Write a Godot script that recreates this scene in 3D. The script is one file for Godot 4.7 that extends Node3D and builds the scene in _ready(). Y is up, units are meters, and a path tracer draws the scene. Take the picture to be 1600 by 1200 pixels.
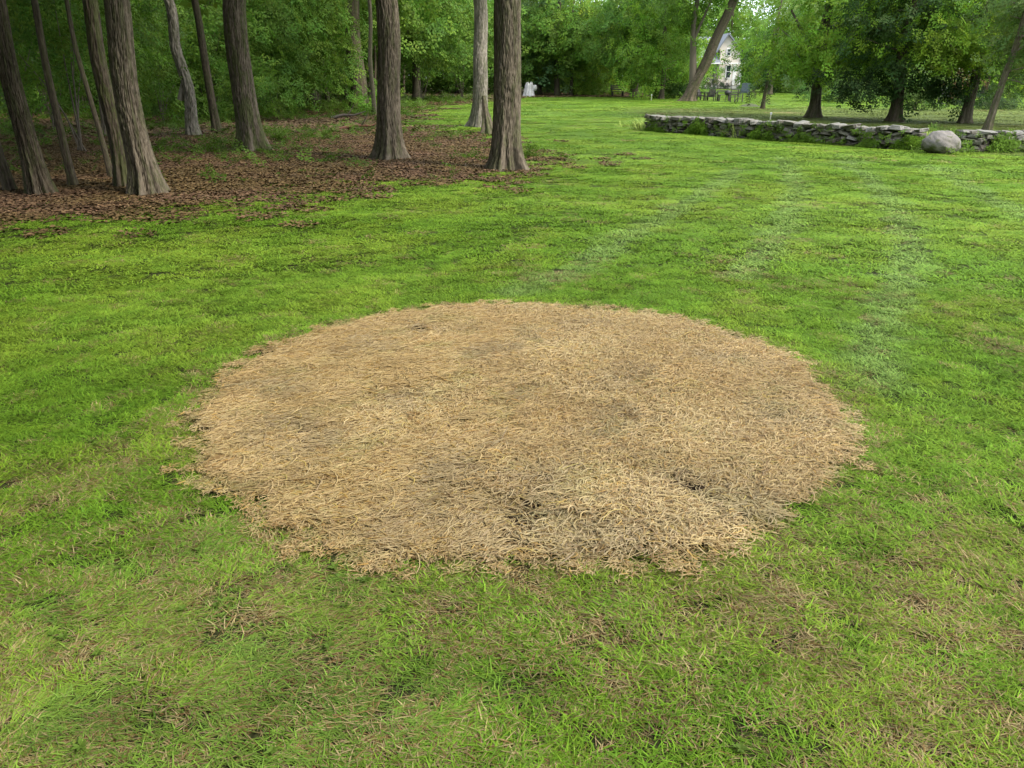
extends Node3D

# ---------------------------------------------------------------- helpers
var rng := RandomNumberGenerator.new()
var noise := FastNoiseLite.new()
var used := {}
var M := {}
var sprays: Array = []
var floor_poly: PackedVector2Array
var bed_at := Vector2(0.04, -3.93)
var bed_r := 1.735


class MB:
	var v := PackedVector3Array()
	var n := PackedVector3Array()
	var c := PackedColorArray()
	var i := PackedInt32Array()

	func tri(a: int, b: int, d: int) -> void:
		# clockwise fronts: the face looks along its vertices' normals
		if (v[d] - v[a]).cross(v[b] - v[a]).dot(n[a] + n[b] + n[d]) < 0.0:
			i.append_array(PackedInt32Array([a, d, b]))
		else:
			i.append_array(PackedInt32Array([a, b, d]))

	func put(p: Vector3, q: Vector3, k: Color) -> int:
		v.append(p)
		n.append(q)
		c.append(k)
		return v.size() - 1

	func smooth() -> void:
		# averaged normals from the faces (fronts clockwise)
		n.resize(v.size())
		n.fill(Vector3.ZERO)
		for k in range(0, i.size(), 3):
			var f := (v[i[k + 2]] - v[i[k]]).cross(v[i[k + 1]] - v[i[k]])
			n[i[k]] += f
			n[i[k + 1]] += f
			n[i[k + 2]] += f
		for k in n.size():
			n[k] = n[k].normalized()

	func mesh() -> ArrayMesh:
		var a := []
		a.resize(Mesh.ARRAY_MAX)
		a[Mesh.ARRAY_VERTEX] = v
		a[Mesh.ARRAY_NORMAL] = n
		if c.size():
			a[Mesh.ARRAY_COLOR] = c
		a[Mesh.ARRAY_INDEX] = i
		var m := ArrayMesh.new()
		m.add_surface_from_arrays(Mesh.PRIMITIVE_TRIANGLES, a)
		return m


class Batch:
	var b := PackedFloat32Array()
	var count := 0

	func put(t: Transform3D, k: Color) -> void:
		var x := t.basis.x
		var y := t.basis.y
		var z := t.basis.z
		var o := t.origin
		b.append_array(PackedFloat32Array([x.x, y.x, z.x, o.x, x.y, y.y, z.y, o.y, x.z, y.z, z.z, o.z, k.r, k.g, k.b, 1.0]))
		count += 1

	func node(m: Mesh, called: String, mat: Material) -> MultiMeshInstance3D:
		var mm := MultiMesh.new()
		mm.transform_format = MultiMesh.TRANSFORM_3D
		mm.use_colors = true
		mm.mesh = m
		mm.instance_count = count
		mm.buffer = b
		var o := MultiMeshInstance3D.new()
		o.multimesh = mm
		o.material_override = mat
		o.name = called
		return o


func numbered(called: String) -> String:
	var k: int = used.get(called, -1) + 1
	used[called] = k
	return called if k == 0 else "%s_%03d" % [called, k]


func tag(o: Node3D, label: String, category := "", group := "", kind := "") -> Node3D:
	o.set_meta("label", label)
	if category:
		o.set_meta("category", category)
	if group:
		o.set_meta("group", group)
	if kind:
		o.set_meta("kind", kind)
	return o


func base(called: String, at := Vector3.ZERO, turn := 0.0) -> Node3D:
	var o := Node3D.new()
	o.name = numbered(called)
	add_child(o)
	o.position = at
	o.rotation.y = turn
	return o


func part(parent: Node3D, called: String, m: Mesh, mat: Material, at := Vector3.ZERO, rot := Vector3.ZERO) -> MeshInstance3D:
	var o := MeshInstance3D.new()
	o.mesh = m
	o.material_override = mat
	o.name = called
	o.position = at
	o.rotation = rot
	parent.add_child(o, true)
	return o


func box(parent: Node3D, called: String, mat: Material, size: Vector3, at: Vector3, rot := Vector3.ZERO) -> MeshInstance3D:
	return part(parent, called, block(size, minf(size.x, minf(size.y, size.z)) * 0.14), mat, at, rot)


func block(s: Vector3, b: float, jit := 0.0) -> ArrayMesh:
	# a box with chamfered edges: 44 triangles, each face flat; jit moves the corners about (a rough stone)
	var m := MB.new()
	var h := s / 2.0
	var corner := {}
	for sx in [-1, 1]:
		for sy in [-1, 1]:
			for sz in [-1, 1]:
				var j := Vector3(rng.randf_range(-jit, jit), rng.randf_range(-jit, jit), rng.randf_range(-jit, jit)) * s
				var p := Vector3(sx * h.x, sy * h.y, sz * h.z) + j
				corner[Vector3i(sx, sy, sz)] = [p - Vector3(0, sy, sz) * b, p - Vector3(sx, 0, sz) * b, p - Vector3(sx, sy, 0) * b]
	var quad := func(q: Array) -> void:
		var mid: Vector3 = (q[0] + q[1] + q[2] + q[3]) / 4.0
		for t in [[0, 1, 2], [0, 2, 3]]:
			var nn: Vector3 = (q[t[2]] - q[t[0]]).cross(q[t[1]] - q[t[0]])
			if nn.dot(mid) < 0:
				nn = -nn
			nn = nn.normalized()
			var k0 := m.put(q[t[0]], nn, Color.WHITE)
			m.put(q[t[1]], nn, Color.WHITE)
			m.put(q[t[2]], nn, Color.WHITE)
			m.tri(k0, k0 + 1, k0 + 2)
	for ax in 3:
		var u := (ax + 1) % 3
		var w := (ax + 2) % 3
		for sg in [-1, 1]:
			var q := []
			for k in [[-1, -1], [1, -1], [1, 1], [-1, 1]]:
				var key := Vector3i.ZERO
				key[ax] = sg
				key[u] = k[0]
				key[w] = k[1]
				q.append(corner[key][ax])
			quad.call(q)
		for su in [-1, 1]:
			for sw in [-1, 1]:
				var e := []
				for k in [[-1, u], [1, u], [1, w], [-1, w]]:
					var key := Vector3i.ZERO
					key[ax] = k[0]
					key[u] = su
					key[w] = sw
					e.append(corner[key][k[1]])
				quad.call(e)
	for key in corner:
		var q: Array = corner[key]
		quad.call([q[0], q[1], q[2], q[2]])
	return m.mesh()


func tube(m: MB, pts: Array, radii: Array, segs: int, tint: Color) -> void:
	var first := m.v.size()
	for k in pts.size():
		var d: Vector3 = (pts[mini(k + 1, pts.size() - 1)] - pts[maxi(k - 1, 0)]).normalized()
		var side := d.cross(Vector3.RIGHT if absf(d.x) < 0.8 else Vector3.UP).normalized()
		var up := side.cross(d)
		for s in segs:
			var a := TAU * s / segs
			var q := side * cos(a) + up * sin(a)
			m.put(pts[k] + q * radii[k], q, tint)
	for k in pts.size() - 1:
		for s in segs:
			var a := first + k * segs + s
			var b := first + k * segs + (s + 1) % segs
			m.tri(a, b, a + segs)
			m.tri(b, b + segs, a + segs)


func rod(parent: Node3D, called: String, mat: Material, pts: Array, r0: float, r1 := -1.0, segs := 8) -> MeshInstance3D:
	var m := MB.new()
	var radii := []
	for k in pts.size():
		radii.append(lerpf(r0, r1 if r1 >= 0 else r0, float(k) / (pts.size() - 1)))
	tube(m, pts, radii, segs, Color.WHITE)
	return part(parent, called, m.mesh(), mat)


func fuzz(x: float, y: float, z: float) -> float:
	return noise.get_noise_3d(x, y, z)


func lin(r: float, g: float, b: float) -> Color:
	return Color(r, g, b).linear_to_srgb()


func plain(r: float, g: float, b: float, rough := 0.8) -> StandardMaterial3D:
	var m := StandardMaterial3D.new()
	m.albedo_color = lin(r, g, b)
	m.roughness = rough
	return m


func tinted(rough: float, through := 0.0, spec := 0.5) -> StandardMaterial3D:
	var m := StandardMaterial3D.new()
	m.vertex_color_use_as_albedo = true
	m.roughness = rough
	m.metallic_specular = spec
	if through > 0:
		m.backlight_enabled = true
		m.backlight = Color(through, through, through)
	return m


func grain(size: int, freq: float, octaves: int, lo: float, hi: float, sd: int) -> ImageTexture:
	var f := FastNoiseLite.new()
	f.noise_type = FastNoiseLite.TYPE_SIMPLEX
	f.seed = sd
	f.frequency = freq
	f.fractal_octaves = octaves
	var im := f.get_seamless_image(size, size)
	im.convert(Image.FORMAT_RGB8)
	for y in size:
		for x in size:
			var g := lerpf(lo, hi, im.get_pixel(x, y).r)
			im.set_pixel(x, y, Color(g, g, g))
	return ImageTexture.create_from_image(im)


func ground_y(x: float, z: float) -> float:
	return 0.02 * fuzz(x * 0.55, 0.0, z * 0.55) + 0.006 * fuzz(x * 3.1, 5.0, z * 3.1)


# ---------------------------------------------------------------- what covers the ground where
func in_bed(x: float, z: float) -> float:
	# metres inside the edge of the round bed
	var d := Vector2(x - bed_at.x, z - bed_at.y)
	return bed_r + 0.05 * fuzz(x * 5.0, 9.0, z * 5.0) + 0.035 * fuzz(x * 1.2, 3.0, z * 1.2) - d.length()


func litter(x: float, z: float) -> bool:
	var k := 0.6 + clampf(-z * 0.012, 0.0, 0.6)
	var p := Vector2(x + k * (2.0 * fuzz(x * 0.5, 1.0, z * 0.5) + 1.2 * fuzz(x * 2.2, 2.0, z * 2.2) + 0.7 * fuzz(x * 9.0, 4.0, z * 9.0)), z + k * (2.4 * fuzz(x * 0.5, 7.0, z * 0.5) + 1.6 * fuzz(x * 2.2, 8.0, z * 2.2) + 0.8 * fuzz(x * 9.0, 6.0, z * 9.0)))
	return Geometry2D.is_point_in_polygon(p, floor_poly)


func near_line(p: Vector2, line: Array) -> float:
	var best := 1e9
	for k in line.size() - 1:
		best = minf(best, p.distance_to(Geometry2D.get_closest_point_to_segment(p, line[k], line[k + 1])))
	return best


const TRACKS := [
	[Vector2(5.9, -17.5), Vector2(5.35, -15.2), Vector2(4.31, -11.86), Vector2(3.34, -9.34), Vector2(2.49, -7.51), Vector2(1.96, -6.59)],
	[Vector2(7.3, -18.0), Vector2(6.8, -16.1), Vector2(5.84, -12.6), Vector2(4.89, -9.81), Vector2(4.02, -7.66), Vector2(3.18, -6.15), Vector2(2.47, -4.95), Vector2(2.05, -4.1)],
	[Vector2(8.3, -15.6), Vector2(7.65, -13.9), Vector2(6.96, -11.52), Vector2(6.47, -9.81), Vector2(5.9, -8.2)],
	[Vector2(4.2, -14.9), Vector2(3.65, -13.44), Vector2(2.21, -10.32), Vector2(1.25, -8.33), Vector2(0.58, -6.83), Vector2(0.0, -6.0)],
]
const WORN := [
	[Vector2(-2.2, -2.35), Vector2(-1.97, -2.55), Vector2(-1.9, -2.77), Vector2(-1.74, -2.99), Vector2(-1.58, -3.2)],
	[Vector2(-1.3, -2.72), Vector2(-0.95, -2.36), Vector2(-0.5, -2.12), Vector2(0.1, -2.02), Vector2(0.8, -2.2)],
]
const LAID := [
	[Vector2(-1.75, -1.75), Vector2(-1.3, -1.9), Vector2(-0.9, -2.06), Vector2(-0.6, -2.2)],
	[Vector2(-1.5, -1.3), Vector2(-1.0, -1.45), Vector2(-0.5, -1.75)],
]
const SCUFFS := [
	[Vector2(-1.2, -1.79), Vector2(-1.02, -1.86), Vector2(-0.86, -1.93)],
	[Vector2(-0.62, -1.49), Vector2(-0.55, -1.55), Vector2(-0.5, -1.6)],
	[Vector2(-0.35, -1.68), Vector2(-0.27, -1.7)],
	[Vector2(1.17, -1.77), Vector2(1.26, -1.73)],
]


func grass_at(x: float, z: float) -> Dictionary:
	# colour of the living blades, how many are dry, how they lie
	var d := sqrt(x * x + z * z)
	var slow := fuzz(x * 0.16, 20.0, z * 0.16)
	var mid := fuzz(x * 0.7, 30.0, z * 0.7)
	var fine := fuzz(x * 3.4, 40.0, z * 3.4)
	var p := Vector2(x, z)
	var c := Color(0.122, 0.222, 0.018).lerp(Color(0.158, 0.262, 0.026), clampf(0.5 + 1.6 * slow + 0.8 * mid, 0, 1))
	var near := 1.0 - smoothstep(2.4, 4.6, d)
	c = c.lerp(Color(0.165, 0.22, 0.02), clampf(mid * 1.2 - 0.2 + fine * 0.6, 0, 0.3))
	c = c.lerp(Color(0.075, 0.165, 0.014), clampf(-fine * 1.3 - mid * 0.8 - 0.1, 0, 0.4))
	var dry := 0.05 + 0.52 * near + 0.7 * clampf(mid * 0.9 + fine * 0.8, 0, 1) * (0.3 + 0.7 * near)
	var yaw := PI * 2.0 * fuzz(x * 0.3, 50.0, z * 0.3) + 2.2 * fuzz(x * 1.6, 60.0, z * 1.6)
	var lay := 0.45
	for t in TRACKS:
		var w: float = 1.0 - smoothstep(0.05, 0.27, near_line(p, t) + 0.08 * fine)
		if w > 0.0:
			c = c.lerp(Color(0.2, 0.305, 0.08), w * 0.64)
			yaw = lerpf(yaw, 2.0, w)
	for t in WORN:
		var w: float = 1.0 - smoothstep(0.05, 0.24, near_line(p, t) + 0.1 * fine)
		dry = lerpf(dry, 0.72, w * 0.8)
	for t in LAID:
		var w: float = 1.0 - smoothstep(0.05, 0.5, near_line(p, t) + 0.2 * fine + 0.2 * mid)
		if w > 0.0:
			c = c.lerp(Color(0.15, 0.21, 0.055), w * 0.35)
			lay = lerpf(lay, 0.95, w)
			yaw = lerpf(yaw, 0.45, w)
	# drier, browner turf with tree shade painted in beyond the stone wall, and two thin places on the lawn
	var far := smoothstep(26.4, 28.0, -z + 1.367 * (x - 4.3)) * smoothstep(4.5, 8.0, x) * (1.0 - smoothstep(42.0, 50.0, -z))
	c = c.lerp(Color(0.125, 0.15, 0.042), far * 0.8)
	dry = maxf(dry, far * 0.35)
	for q in [Vector2(1.9, -7.0), Vector2(2.5, -6.3), Vector2(0.2, -6.6), Vector2(3.4, -4.6), Vector2(-0.5, -2.0), Vector2(0.9, -1.6)]:
		dry = maxf(dry, 0.6 * (1.0 - smoothstep(0.1, 0.6, p.distance_to(q) + 0.25 * fine)))
	return {"c": c, "dry": clampf(dry, 0, 1), "yaw": yaw, "lay": lay}


func bare(x: float, z: float) -> bool:
	for t in SCUFFS:
		if near_line(Vector2(x, z), t) < 0.014 + 0.016 * fuzz(x * 14.0, 0.0, z * 14.0):
			return true
	return false


# ---------------------------------------------------------------- small plants: prototypes
func blade_patch(size: float, count: int, len_lo: float, len_hi: float, wide: float, lay: float, dry: float, wild: float) -> ArrayMesh:
	var m := MB.new()
	for k in count:
		var at := Vector3(rng.randf_range(-0.5, 0.5) * size, 0, rng.randf_range(-0.5, 0.5) * size)
		var az := rng.randf_range(-PI, PI) if rng.randf() < wild else rng.randfn(0.0, 0.5)
		var d := Vector3(cos(az), 0, sin(az))
		var turn := d.rotated(Vector3.UP, rng.randf_range(-1.2, 1.2))
		var side := Vector3(-d.z, 0, d.x)
		var l := rng.randf_range(len_lo, len_hi)
		var w := wide * rng.randf_range(0.6, 1.25)
		var rise := lerpf(rng.randf_range(0.55, 0.95), rng.randf_range(0.1, 0.45), clampf(lay + rng.randf_range(-0.3, 0.3), 0, 1))
		var dead := rng.randf() < dry
		var b := rng.randf_range(0.6, 1.35)
		var tint := Color(b * rng.randf_range(0.85, 1.2), b, b * rng.randf_range(0.8, 1.4))
		if dead:
			tint = Color(1.0, rng.randf_range(0.88, 1.04), rng.randf_range(0.8, 1.1)) * b
			rise *= 0.7
			if rng.randf() < 0.28:
				tint = Color(0.5, 0.38, 0.32) * b
		var ids := []
		for s in 4:
			var t: float = [0.0, 0.38, 0.75, 1.0][s]
			var p := at + (d * t + turn * t * t * 0.35) * l * sqrt(1.0 - rise * rise * 0.8) + Vector3.UP * l * rise * (t - 0.45 * t * t)
			var q := (Vector3.UP * 0.9 + side * 0.25 - d * 0.25 * rise).normalized()
			var hw := w * (1.0 - pow(t, 2.2)) * 0.5
			var sd := side.rotated(Vector3.UP, -0.3 * t)
			if s < 3:
				ids.append(m.put(p - sd * hw, q, tint))
				ids.append(m.put(p + sd * hw, q, tint))
			else:
				ids.append(m.put(p, q, tint))
		for s in 2:
			m.tri(ids[s * 2], ids[s * 2 + 1], ids[s * 2 + 2])
			m.tri(ids[s * 2 + 1], ids[s * 2 + 3], ids[s * 2 + 2])
		m.tri(ids[4], ids[5], ids[6])
	return m.mesh()


func straw_patch(size: float, count: int, spread: float, lift: float, longest := 0.1) -> ArrayMesh:
	# curled strands, each a ribbon folded along its middle
	var m := MB.new()
	for k in count:
		var p := Vector3(rng.randf_range(-0.5, 0.5) * size, rng.randf_range(0.0, 0.012), rng.randf_range(-0.5, 0.5) * size)
		var az := rng.randfn(0.0, spread)
		var curl := rng.randfn(0.0, 1.0) * (0.35 + spread * 0.6)
		var l := lerpf(0.025, longest, pow(rng.randf(), 1.4))
		var w := rng.randf_range(0.001, 0.0026)
		var arch := absf(rng.randfn(0.0, 1.0)) * lift
		if longest > 0.08 and rng.randf() < 0.14:
			l *= 1.7
			w *= 0.75
			curl *= 0.25
		var b := rng.randf_range(0.62, 1.25)
		var tint := Color(b * 1.04, b, b * rng.randf_range(0.8, 1.15))
		var odd := rng.randf()
		if odd < 0.17:
			tint = Color(1.55, 1.6, 1.8) * b
		elif odd < 0.32:
			tint = Color(0.55, 0.45, 0.35) * b
		elif odd < 0.38:
			tint = Color(1.05, 0.85, 0.5) * b
		var steps := 5
		var last := []
		var twist := rng.randf_range(-0.5, 0.5)
		for s in steps + 1:
			var t := float(s) / steps
			var d := Vector3(cos(az), 0, sin(az))
			var side := Vector3(-d.z, twist, d.x).normalized()
			var hw := w * (0.35 + 0.65 * sin(PI * clampf(t * 0.9 + 0.08, 0, 1)))
			var q := p + Vector3.UP * arch * sin(PI * t)
			var now := [m.put(q - side * hw, (Vector3.UP - side * 0.7).normalized(), tint), m.put(q + Vector3.UP * w * 0.7, Vector3.UP, tint), m.put(q + side * hw, (Vector3.UP + side * 0.7).normalized(), tint)]
			if s:
				for e in 2:
					m.tri(last[e], last[e + 1], now[e])
					m.tri(last[e + 1], now[e + 1], now[e])
			last = now
			p += d * (l / steps)
			az += curl * 2.0 / steps + rng.randfn(0.0, 0.22)
	return m.mesh()


func leaf(m: MB, at: Vector3, d: Vector3, up: Vector3, l: float, w: float, tint: Color, fold := 0.18) -> void:
	var side := d.cross(up).normalized()
	var n := side.cross(d).normalized()
	var mid := at + d * l * 0.45
	var a := m.put(at, n, tint)
	var b := m.put(mid - side * w * 0.5, (n - side * fold).normalized(), tint)
	var c := m.put(mid + side * w * 0.5, (n + side * fold).normalized(), tint)
	var t := m.put(at + d * l - n * l * 0.12, n, tint)
	var k := m.put(mid - n * w * fold, n, tint)
	m.tri(a, b, k)
	m.tri(b, t, k)
	m.tri(t, c, k)
	m.tri(c, a, k)


func spray(reach: float, leaf_l: float, pairs: int) -> ArrayMesh:
	# a flat twig with side twigs and leaves along them, growing along +x
	var m := MB.new()
	for tw in [[0.0, 1.0, 0.0], [0.25, 0.7, 0.75], [0.3, 0.7, -0.75], [0.55, 0.5, 0.65], [0.6, 0.5, -0.6]]:
		var from := Vector3(tw[0] * reach, -0.05 * reach * tw[0], 0)
		var az: float = tw[2] + rng.randfn(0, 0.12)
		var d := Vector3(cos(az), rng.randf_range(-0.2, 0.15), sin(az)).normalized()
		var n := maxi(2, int(pairs * tw[1]))
		for k in n:
			var t := (k + 0.6) / n
			var p = from + d * reach * tw[1] * t + Vector3.DOWN * reach * 0.12 * t * t
			for s in [-1, 1]:
				if rng.randf() < 0.1:
					continue
				var a: float = az + s * rng.randf_range(0.5, 1.1)
				var up := Vector3(rng.randfn(0, 0.3), 1, rng.randfn(0, 0.3)).normalized()
				var b := rng.randf_range(0.65, 1.3)
				leaf(m, p, Vector3(cos(a), rng.randf_range(-0.35, 0.2), sin(a)).normalized(), up, leaf_l * rng.randf_range(0.65, 1.2), leaf_l * rng.randf_range(0.5, 0.7), Color(b * rng.randf_range(0.85, 1.2), b, b * rng.randf_range(0.7, 1.2)))
		leaf(m, from + d * reach * tw[1], d, Vector3.UP, leaf_l, leaf_l * 0.55, Color.WHITE)
	return m.mesh()


# ---------------------------------------------------------------- trees
const BARK := [Color(0.095, 0.076, 0.053), Color(0.118, 0.097, 0.071), Color(0.22, 0.195, 0.16), Color(0.075, 0.061, 0.043)]


func trunk_mesh(o: Dictionary, sd: float) -> ArrayMesh:
	var m := MB.new()
	var segs: int = o.get("segs", 18)
	var hi: float = o.get("hi", 0.0)
	var h: float = o.h
	var r: float = o.r
	var lean: Vector2 = o.get("lean", Vector2.ZERO)
	var bend: float = o.get("bend", 0.06)
	var amp: float = o.get("amp", 0.006)
	var flare: float = o.get("flare", 0.5)
	var ys := []
	var y := -0.12
	while y < h:
		ys.append(y)
		y += 0.035 if y < hi else (0.14 if y < 1.0 else 0.7)
	ys.append(h)
	var moss: float = o.get("moss", 0.5)
	var bc: Color = BARK[o.get("bark", 0)]
	for k in ys.size():
		y = ys[k]
		var t := clampf(y / h, 0, 1)
		var cx := lean.x * t + bend * fuzz(y * 0.25, sd, 1.0) * minf(y, 2.0)
		var cz := lean.y * t + bend * fuzz(y * 0.25, sd, 9.0) * minf(y, 2.0)
		var rr := r * (1.0 - 0.62 * t)
		for s in segs:
			var a := TAU * s / segs
			var ca := cos(a)
			var sa := sin(a)
			var lobe := 0.5 + 0.9 * fuzz(ca * 1.9, sd + 3.0, sa * 1.9) + 0.35 * cos(a * 5.0 + sd)
			var q := rr + r * flare * exp(-maxf(y, 0.0) / (0.2 + 0.1 * lobe)) * (0.45 + 0.75 * maxf(lobe, 0.0))
			var kx := 10.0
			var rough := 0.0
			var tone := 0.0
			if amp > 0.0:
				var f1 := fuzz(ca * kx * (0.6 + r), sd * 3.0 + y * 2.4, sa * kx * (0.6 + r))
				var f2 := fuzz(ca * kx * 2.4 * (0.6 + r), sd + y * 5.5, sa * kx * 2.4 * (0.6 + r))
				rough = (minf(absf(f1) * 3.2, 1.0) - 0.5) * amp + (minf(absf(f2) * 3.0, 1.0) - 0.5) * amp * 0.7
			tone = fuzz(ca * 2.6, sd + y * 1.1, sa * 2.6) + 0.7 * fuzz(ca * 14.0, sd + y * 6.0, sa * 14.0)
			var col := bc * (1.0 + 0.42 * tone)
			var g := fuzz(ca * 2.2, sd + 40.0 + y * 1.4, sa * 2.2) + 0.6 * fuzz(ca * 9.0, sd + y * 7.0, sa * 9.0)
			if g > 0.38 - 0.3 * moss - (0.25 * moss if y < 0.5 else 0.0):
				col = col.lerp(Color(0.085, 0.11, 0.03), 0.6 * moss)
			elif g < -0.34:
				col = col.lerp(bc * 1.9, 0.35)
			col.a = 1.0
			m.v.append(Vector3(cx + ca * (q + rough), y, cz + sa * (q + rough)))
			m.c.append(col)
	for k in ys.size() - 1:
		for s in segs:
			var a := k * segs + s
			var b := k * segs + (s + 1) % segs
			m.i.append_array(PackedInt32Array([a, a + segs, b, b, a + segs, b + segs]))
	m.smooth()
	# the winding above must look outwards
	if m.n[segs * 3].dot(Vector3(1, 0, 0)) < 0:
		m.i.reverse()
		m.smooth()
	return m.mesh()


func crown(parent: Node3D, list: Array, sd: int, called := "crown") -> Array:
	# [centre, half width, half height, clumps, sprays in each, size, colour, open floor share]
	var r := RandomNumberGenerator.new()
	r.seed = sd
	var b := Batch.new()
	var tips := []
	for e in list:
		var mid: Vector3 = e[0]
		for k in e[3]:
			var d := Vector3(r.randfn(), r.randfn(), r.randfn()).normalized() * pow(r.randf(), 0.3)
			var at := mid + Vector3(d.x * e[1], d.y * e[2], d.z * e[1])
			tips.append(at)
			var out := Vector3(d.x, 0, d.z)
			var reach: float = e[5] * r.randf_range(0.5, 0.95)
			var tone := r.randf_range(0.75, 1.25)
			for s in e[4]:
				var o := Vector3(r.randfn(0, 0.75), r.randfn(0, 0.34), r.randfn(0, 0.75)) * reach
				var face := (Vector3.UP * 0.5 + out * 1.0 + Vector3(r.randfn(0, 0.42), r.randfn(0, 0.1), r.randfn(0, 0.42))).normalized()
				var x := (out * 0.5 + o * 0.6 + Vector3(r.randfn(0, 0.5), -0.3, r.randfn(0, 0.5))).normalized()
				var z := x.cross(face).normalized()
				x = face.cross(z).normalized()
				var size: float = e[5] * r.randf_range(0.75, 1.25)
				var c: Color = e[6] * (tone * r.randf_range(0.8, 1.2))
				c.r *= r.randf_range(0.85, 1.2)
				b.put(Transform3D(Basis(x, face, z) * size, at + o), c)
	var leaves := b.node(sprays[sd % sprays.size()], called, M.leaf)
	leaves.set_meta("kind", "stuff")
	parent.add_child(leaves, true)
	return tips


func tree(called: String, label: String, at: Vector2, o: Dictionary, group := "", category := "tree") -> Node3D:
	var t := base(called, Vector3(at.x, ground_y(at.x, at.y), at.y))
	tag(t, label, category, group)
	var sd: int = o.get("seed", int(absf(at.x * 131.0 + at.y * 71.0)) + 1)
	part(t, "trunk", trunk_mesh(o, sd % 97), M.bark)
	if o.has("stems"):
		for st in o.stems:
			rod(t, "limb", M.bark_plain[o.get("bark", 0)], st[0], st[1], st[2], 10)
	if o.has("crown"):
		var tips := crown(t, o.crown, sd)
		var h: float = o.h
		var lean: Vector2 = o.get("lean", Vector2.ZERO)
		var r := RandomNumberGenerator.new()
		r.seed = sd
		for k in mini(o.get("limbs", 0), tips.size()):
			var to: Vector3 = tips[k]
			var y: float = clampf(to.y - Vector2(to.x, to.z).length() * r.randf_range(0.15, 0.5), h * 0.15, h * 0.95)
			var from := Vector3(lean.x * y / h, y, lean.y * y / h)
			var half := from.lerp(to, 0.5) + Vector3(0, -0.06 * from.distance_to(to), 0) + Vector3(r.randfn(0, 0.1), r.randfn(0, 0.1), r.randfn(0, 0.1))
			rod(t, "limb", M.bark_plain[o.get("bark", 0)], [from, half, to], o.r * r.randf_range(0.22, 0.36), 0.012, 6)
	return t


func shrub(called: String, label: String, at: Vector2, list: Array, sd: int, stems := 3, group := "", category := "shrub") -> Node3D:
	var t := base(called, Vector3(at.x, ground_y(at.x, at.y), at.y))
	tag(t, label, category, group)
	var tips := crown(t, list, sd, "foliage")
	var r := RandomNumberGenerator.new()
	r.seed = sd
	for k in mini(stems, tips.size()):
		var to: Vector3 = tips[k]
		rod(t, "stem", M.bark_plain[0], [Vector3(r.randfn(0, 0.05), -0.05, r.randfn(0, 0.05)), to * Vector3(0.35, 0.55, 0.35), to], 0.022, 0.006, 6)
	return t


# ---------------------------------------------------------------- the scene
func _ready() -> void:
	rng.seed = 7
	noise.noise_type = FastNoiseLite.TYPE_SIMPLEX
	noise.seed = 11
	noise.frequency = 1.0
	noise.fractal_type = FastNoiseLite.FRACTAL_NONE

	# camera, sky, sun, exposure
	var cam := Camera3D.new()
	cam.name = "camera"
	cam.position = Vector3(0, 1.6, 0)
	cam.rotation_degrees = Vector3(-21.72, 0, 0)
	cam.fov = 53.13
	cam.near = 0.05
	cam.far = 2500
	add_child(cam)
	cam.current = true
	var env := Environment.new()
	env.background_mode = Environment.BG_SKY
	var sky := ProceduralSkyMaterial.new()
	sky.sky_top_color = Color(0.86, 0.89, 0.93)
	sky.sky_horizon_color = Color(0.8, 0.84, 0.88)
	sky.sky_curve = 0.3
	sky.ground_bottom_color = Color(0.25, 0.3, 0.15)
	sky.ground_horizon_color = Color(0.4, 0.45, 0.3)
	env.sky = Sky.new()
	env.sky.sky_material = sky
	env.tonemap_mode = Environment.TONE_MAPPER_LINEAR
	env.tonemap_exposure = 4.1
	env.sdfgi_enabled = true
	env.ssao_enabled = true
	env.ssil_enabled = true
	var we := WorldEnvironment.new()
	we.name = "world"
	we.environment = env
	add_child(we)
	var sun := DirectionalLight3D.new()
	sun.name = "sun"
	sun.light_energy = 0.5
	sun.light_color = Color(1.0, 0.97, 0.92)
	sun.light_angular_distance = 12.0
	sun.shadow_enabled = true
	add_child(sun)
	sun.look_at_from_position(Vector3(0.8, 0.85, 0.4), Vector3.ZERO, Vector3.UP)

	make_materials()
	floor_poly = PackedVector2Array([Vector2(-9.5, -7.6), Vector2(-6.3, -9.2), Vector2(-5.3, -9.9), Vector2(-4.5, -10.7), Vector2(-3.68, -11.7), Vector2(-2.77, -12.0), Vector2(-1.69, -12.9), Vector2(-0.68, -13.8), Vector2(0.2, -14.2), Vector2(0.5, -15.8), Vector2(-0.1, -18.2), Vector2(-1.0, -20.8), Vector2(-2.2, -24.6), Vector2(-4.4, -29.8), Vector2(-5.6, -40), Vector2(-5.8, -50), Vector2(-3.4, -60), Vector2(-1, -72), Vector2(5, -77), Vector2(12, -75), Vector2(16, -95), Vector2(0, -140), Vector2(-140, -140), Vector2(-140, 30), Vector2(-8.5, 30), Vector2(-8.0, 4.0)])
	for k in 6:
		sprays.append(spray(0.46, 0.095, 5))
	build_ground()
	build_house()
	build_walls()
	build_trees()
	build_understory()
	build_furniture()
	build_grass()
	build_lawn_weeds()
	build_straw()
	build_litter()


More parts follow.
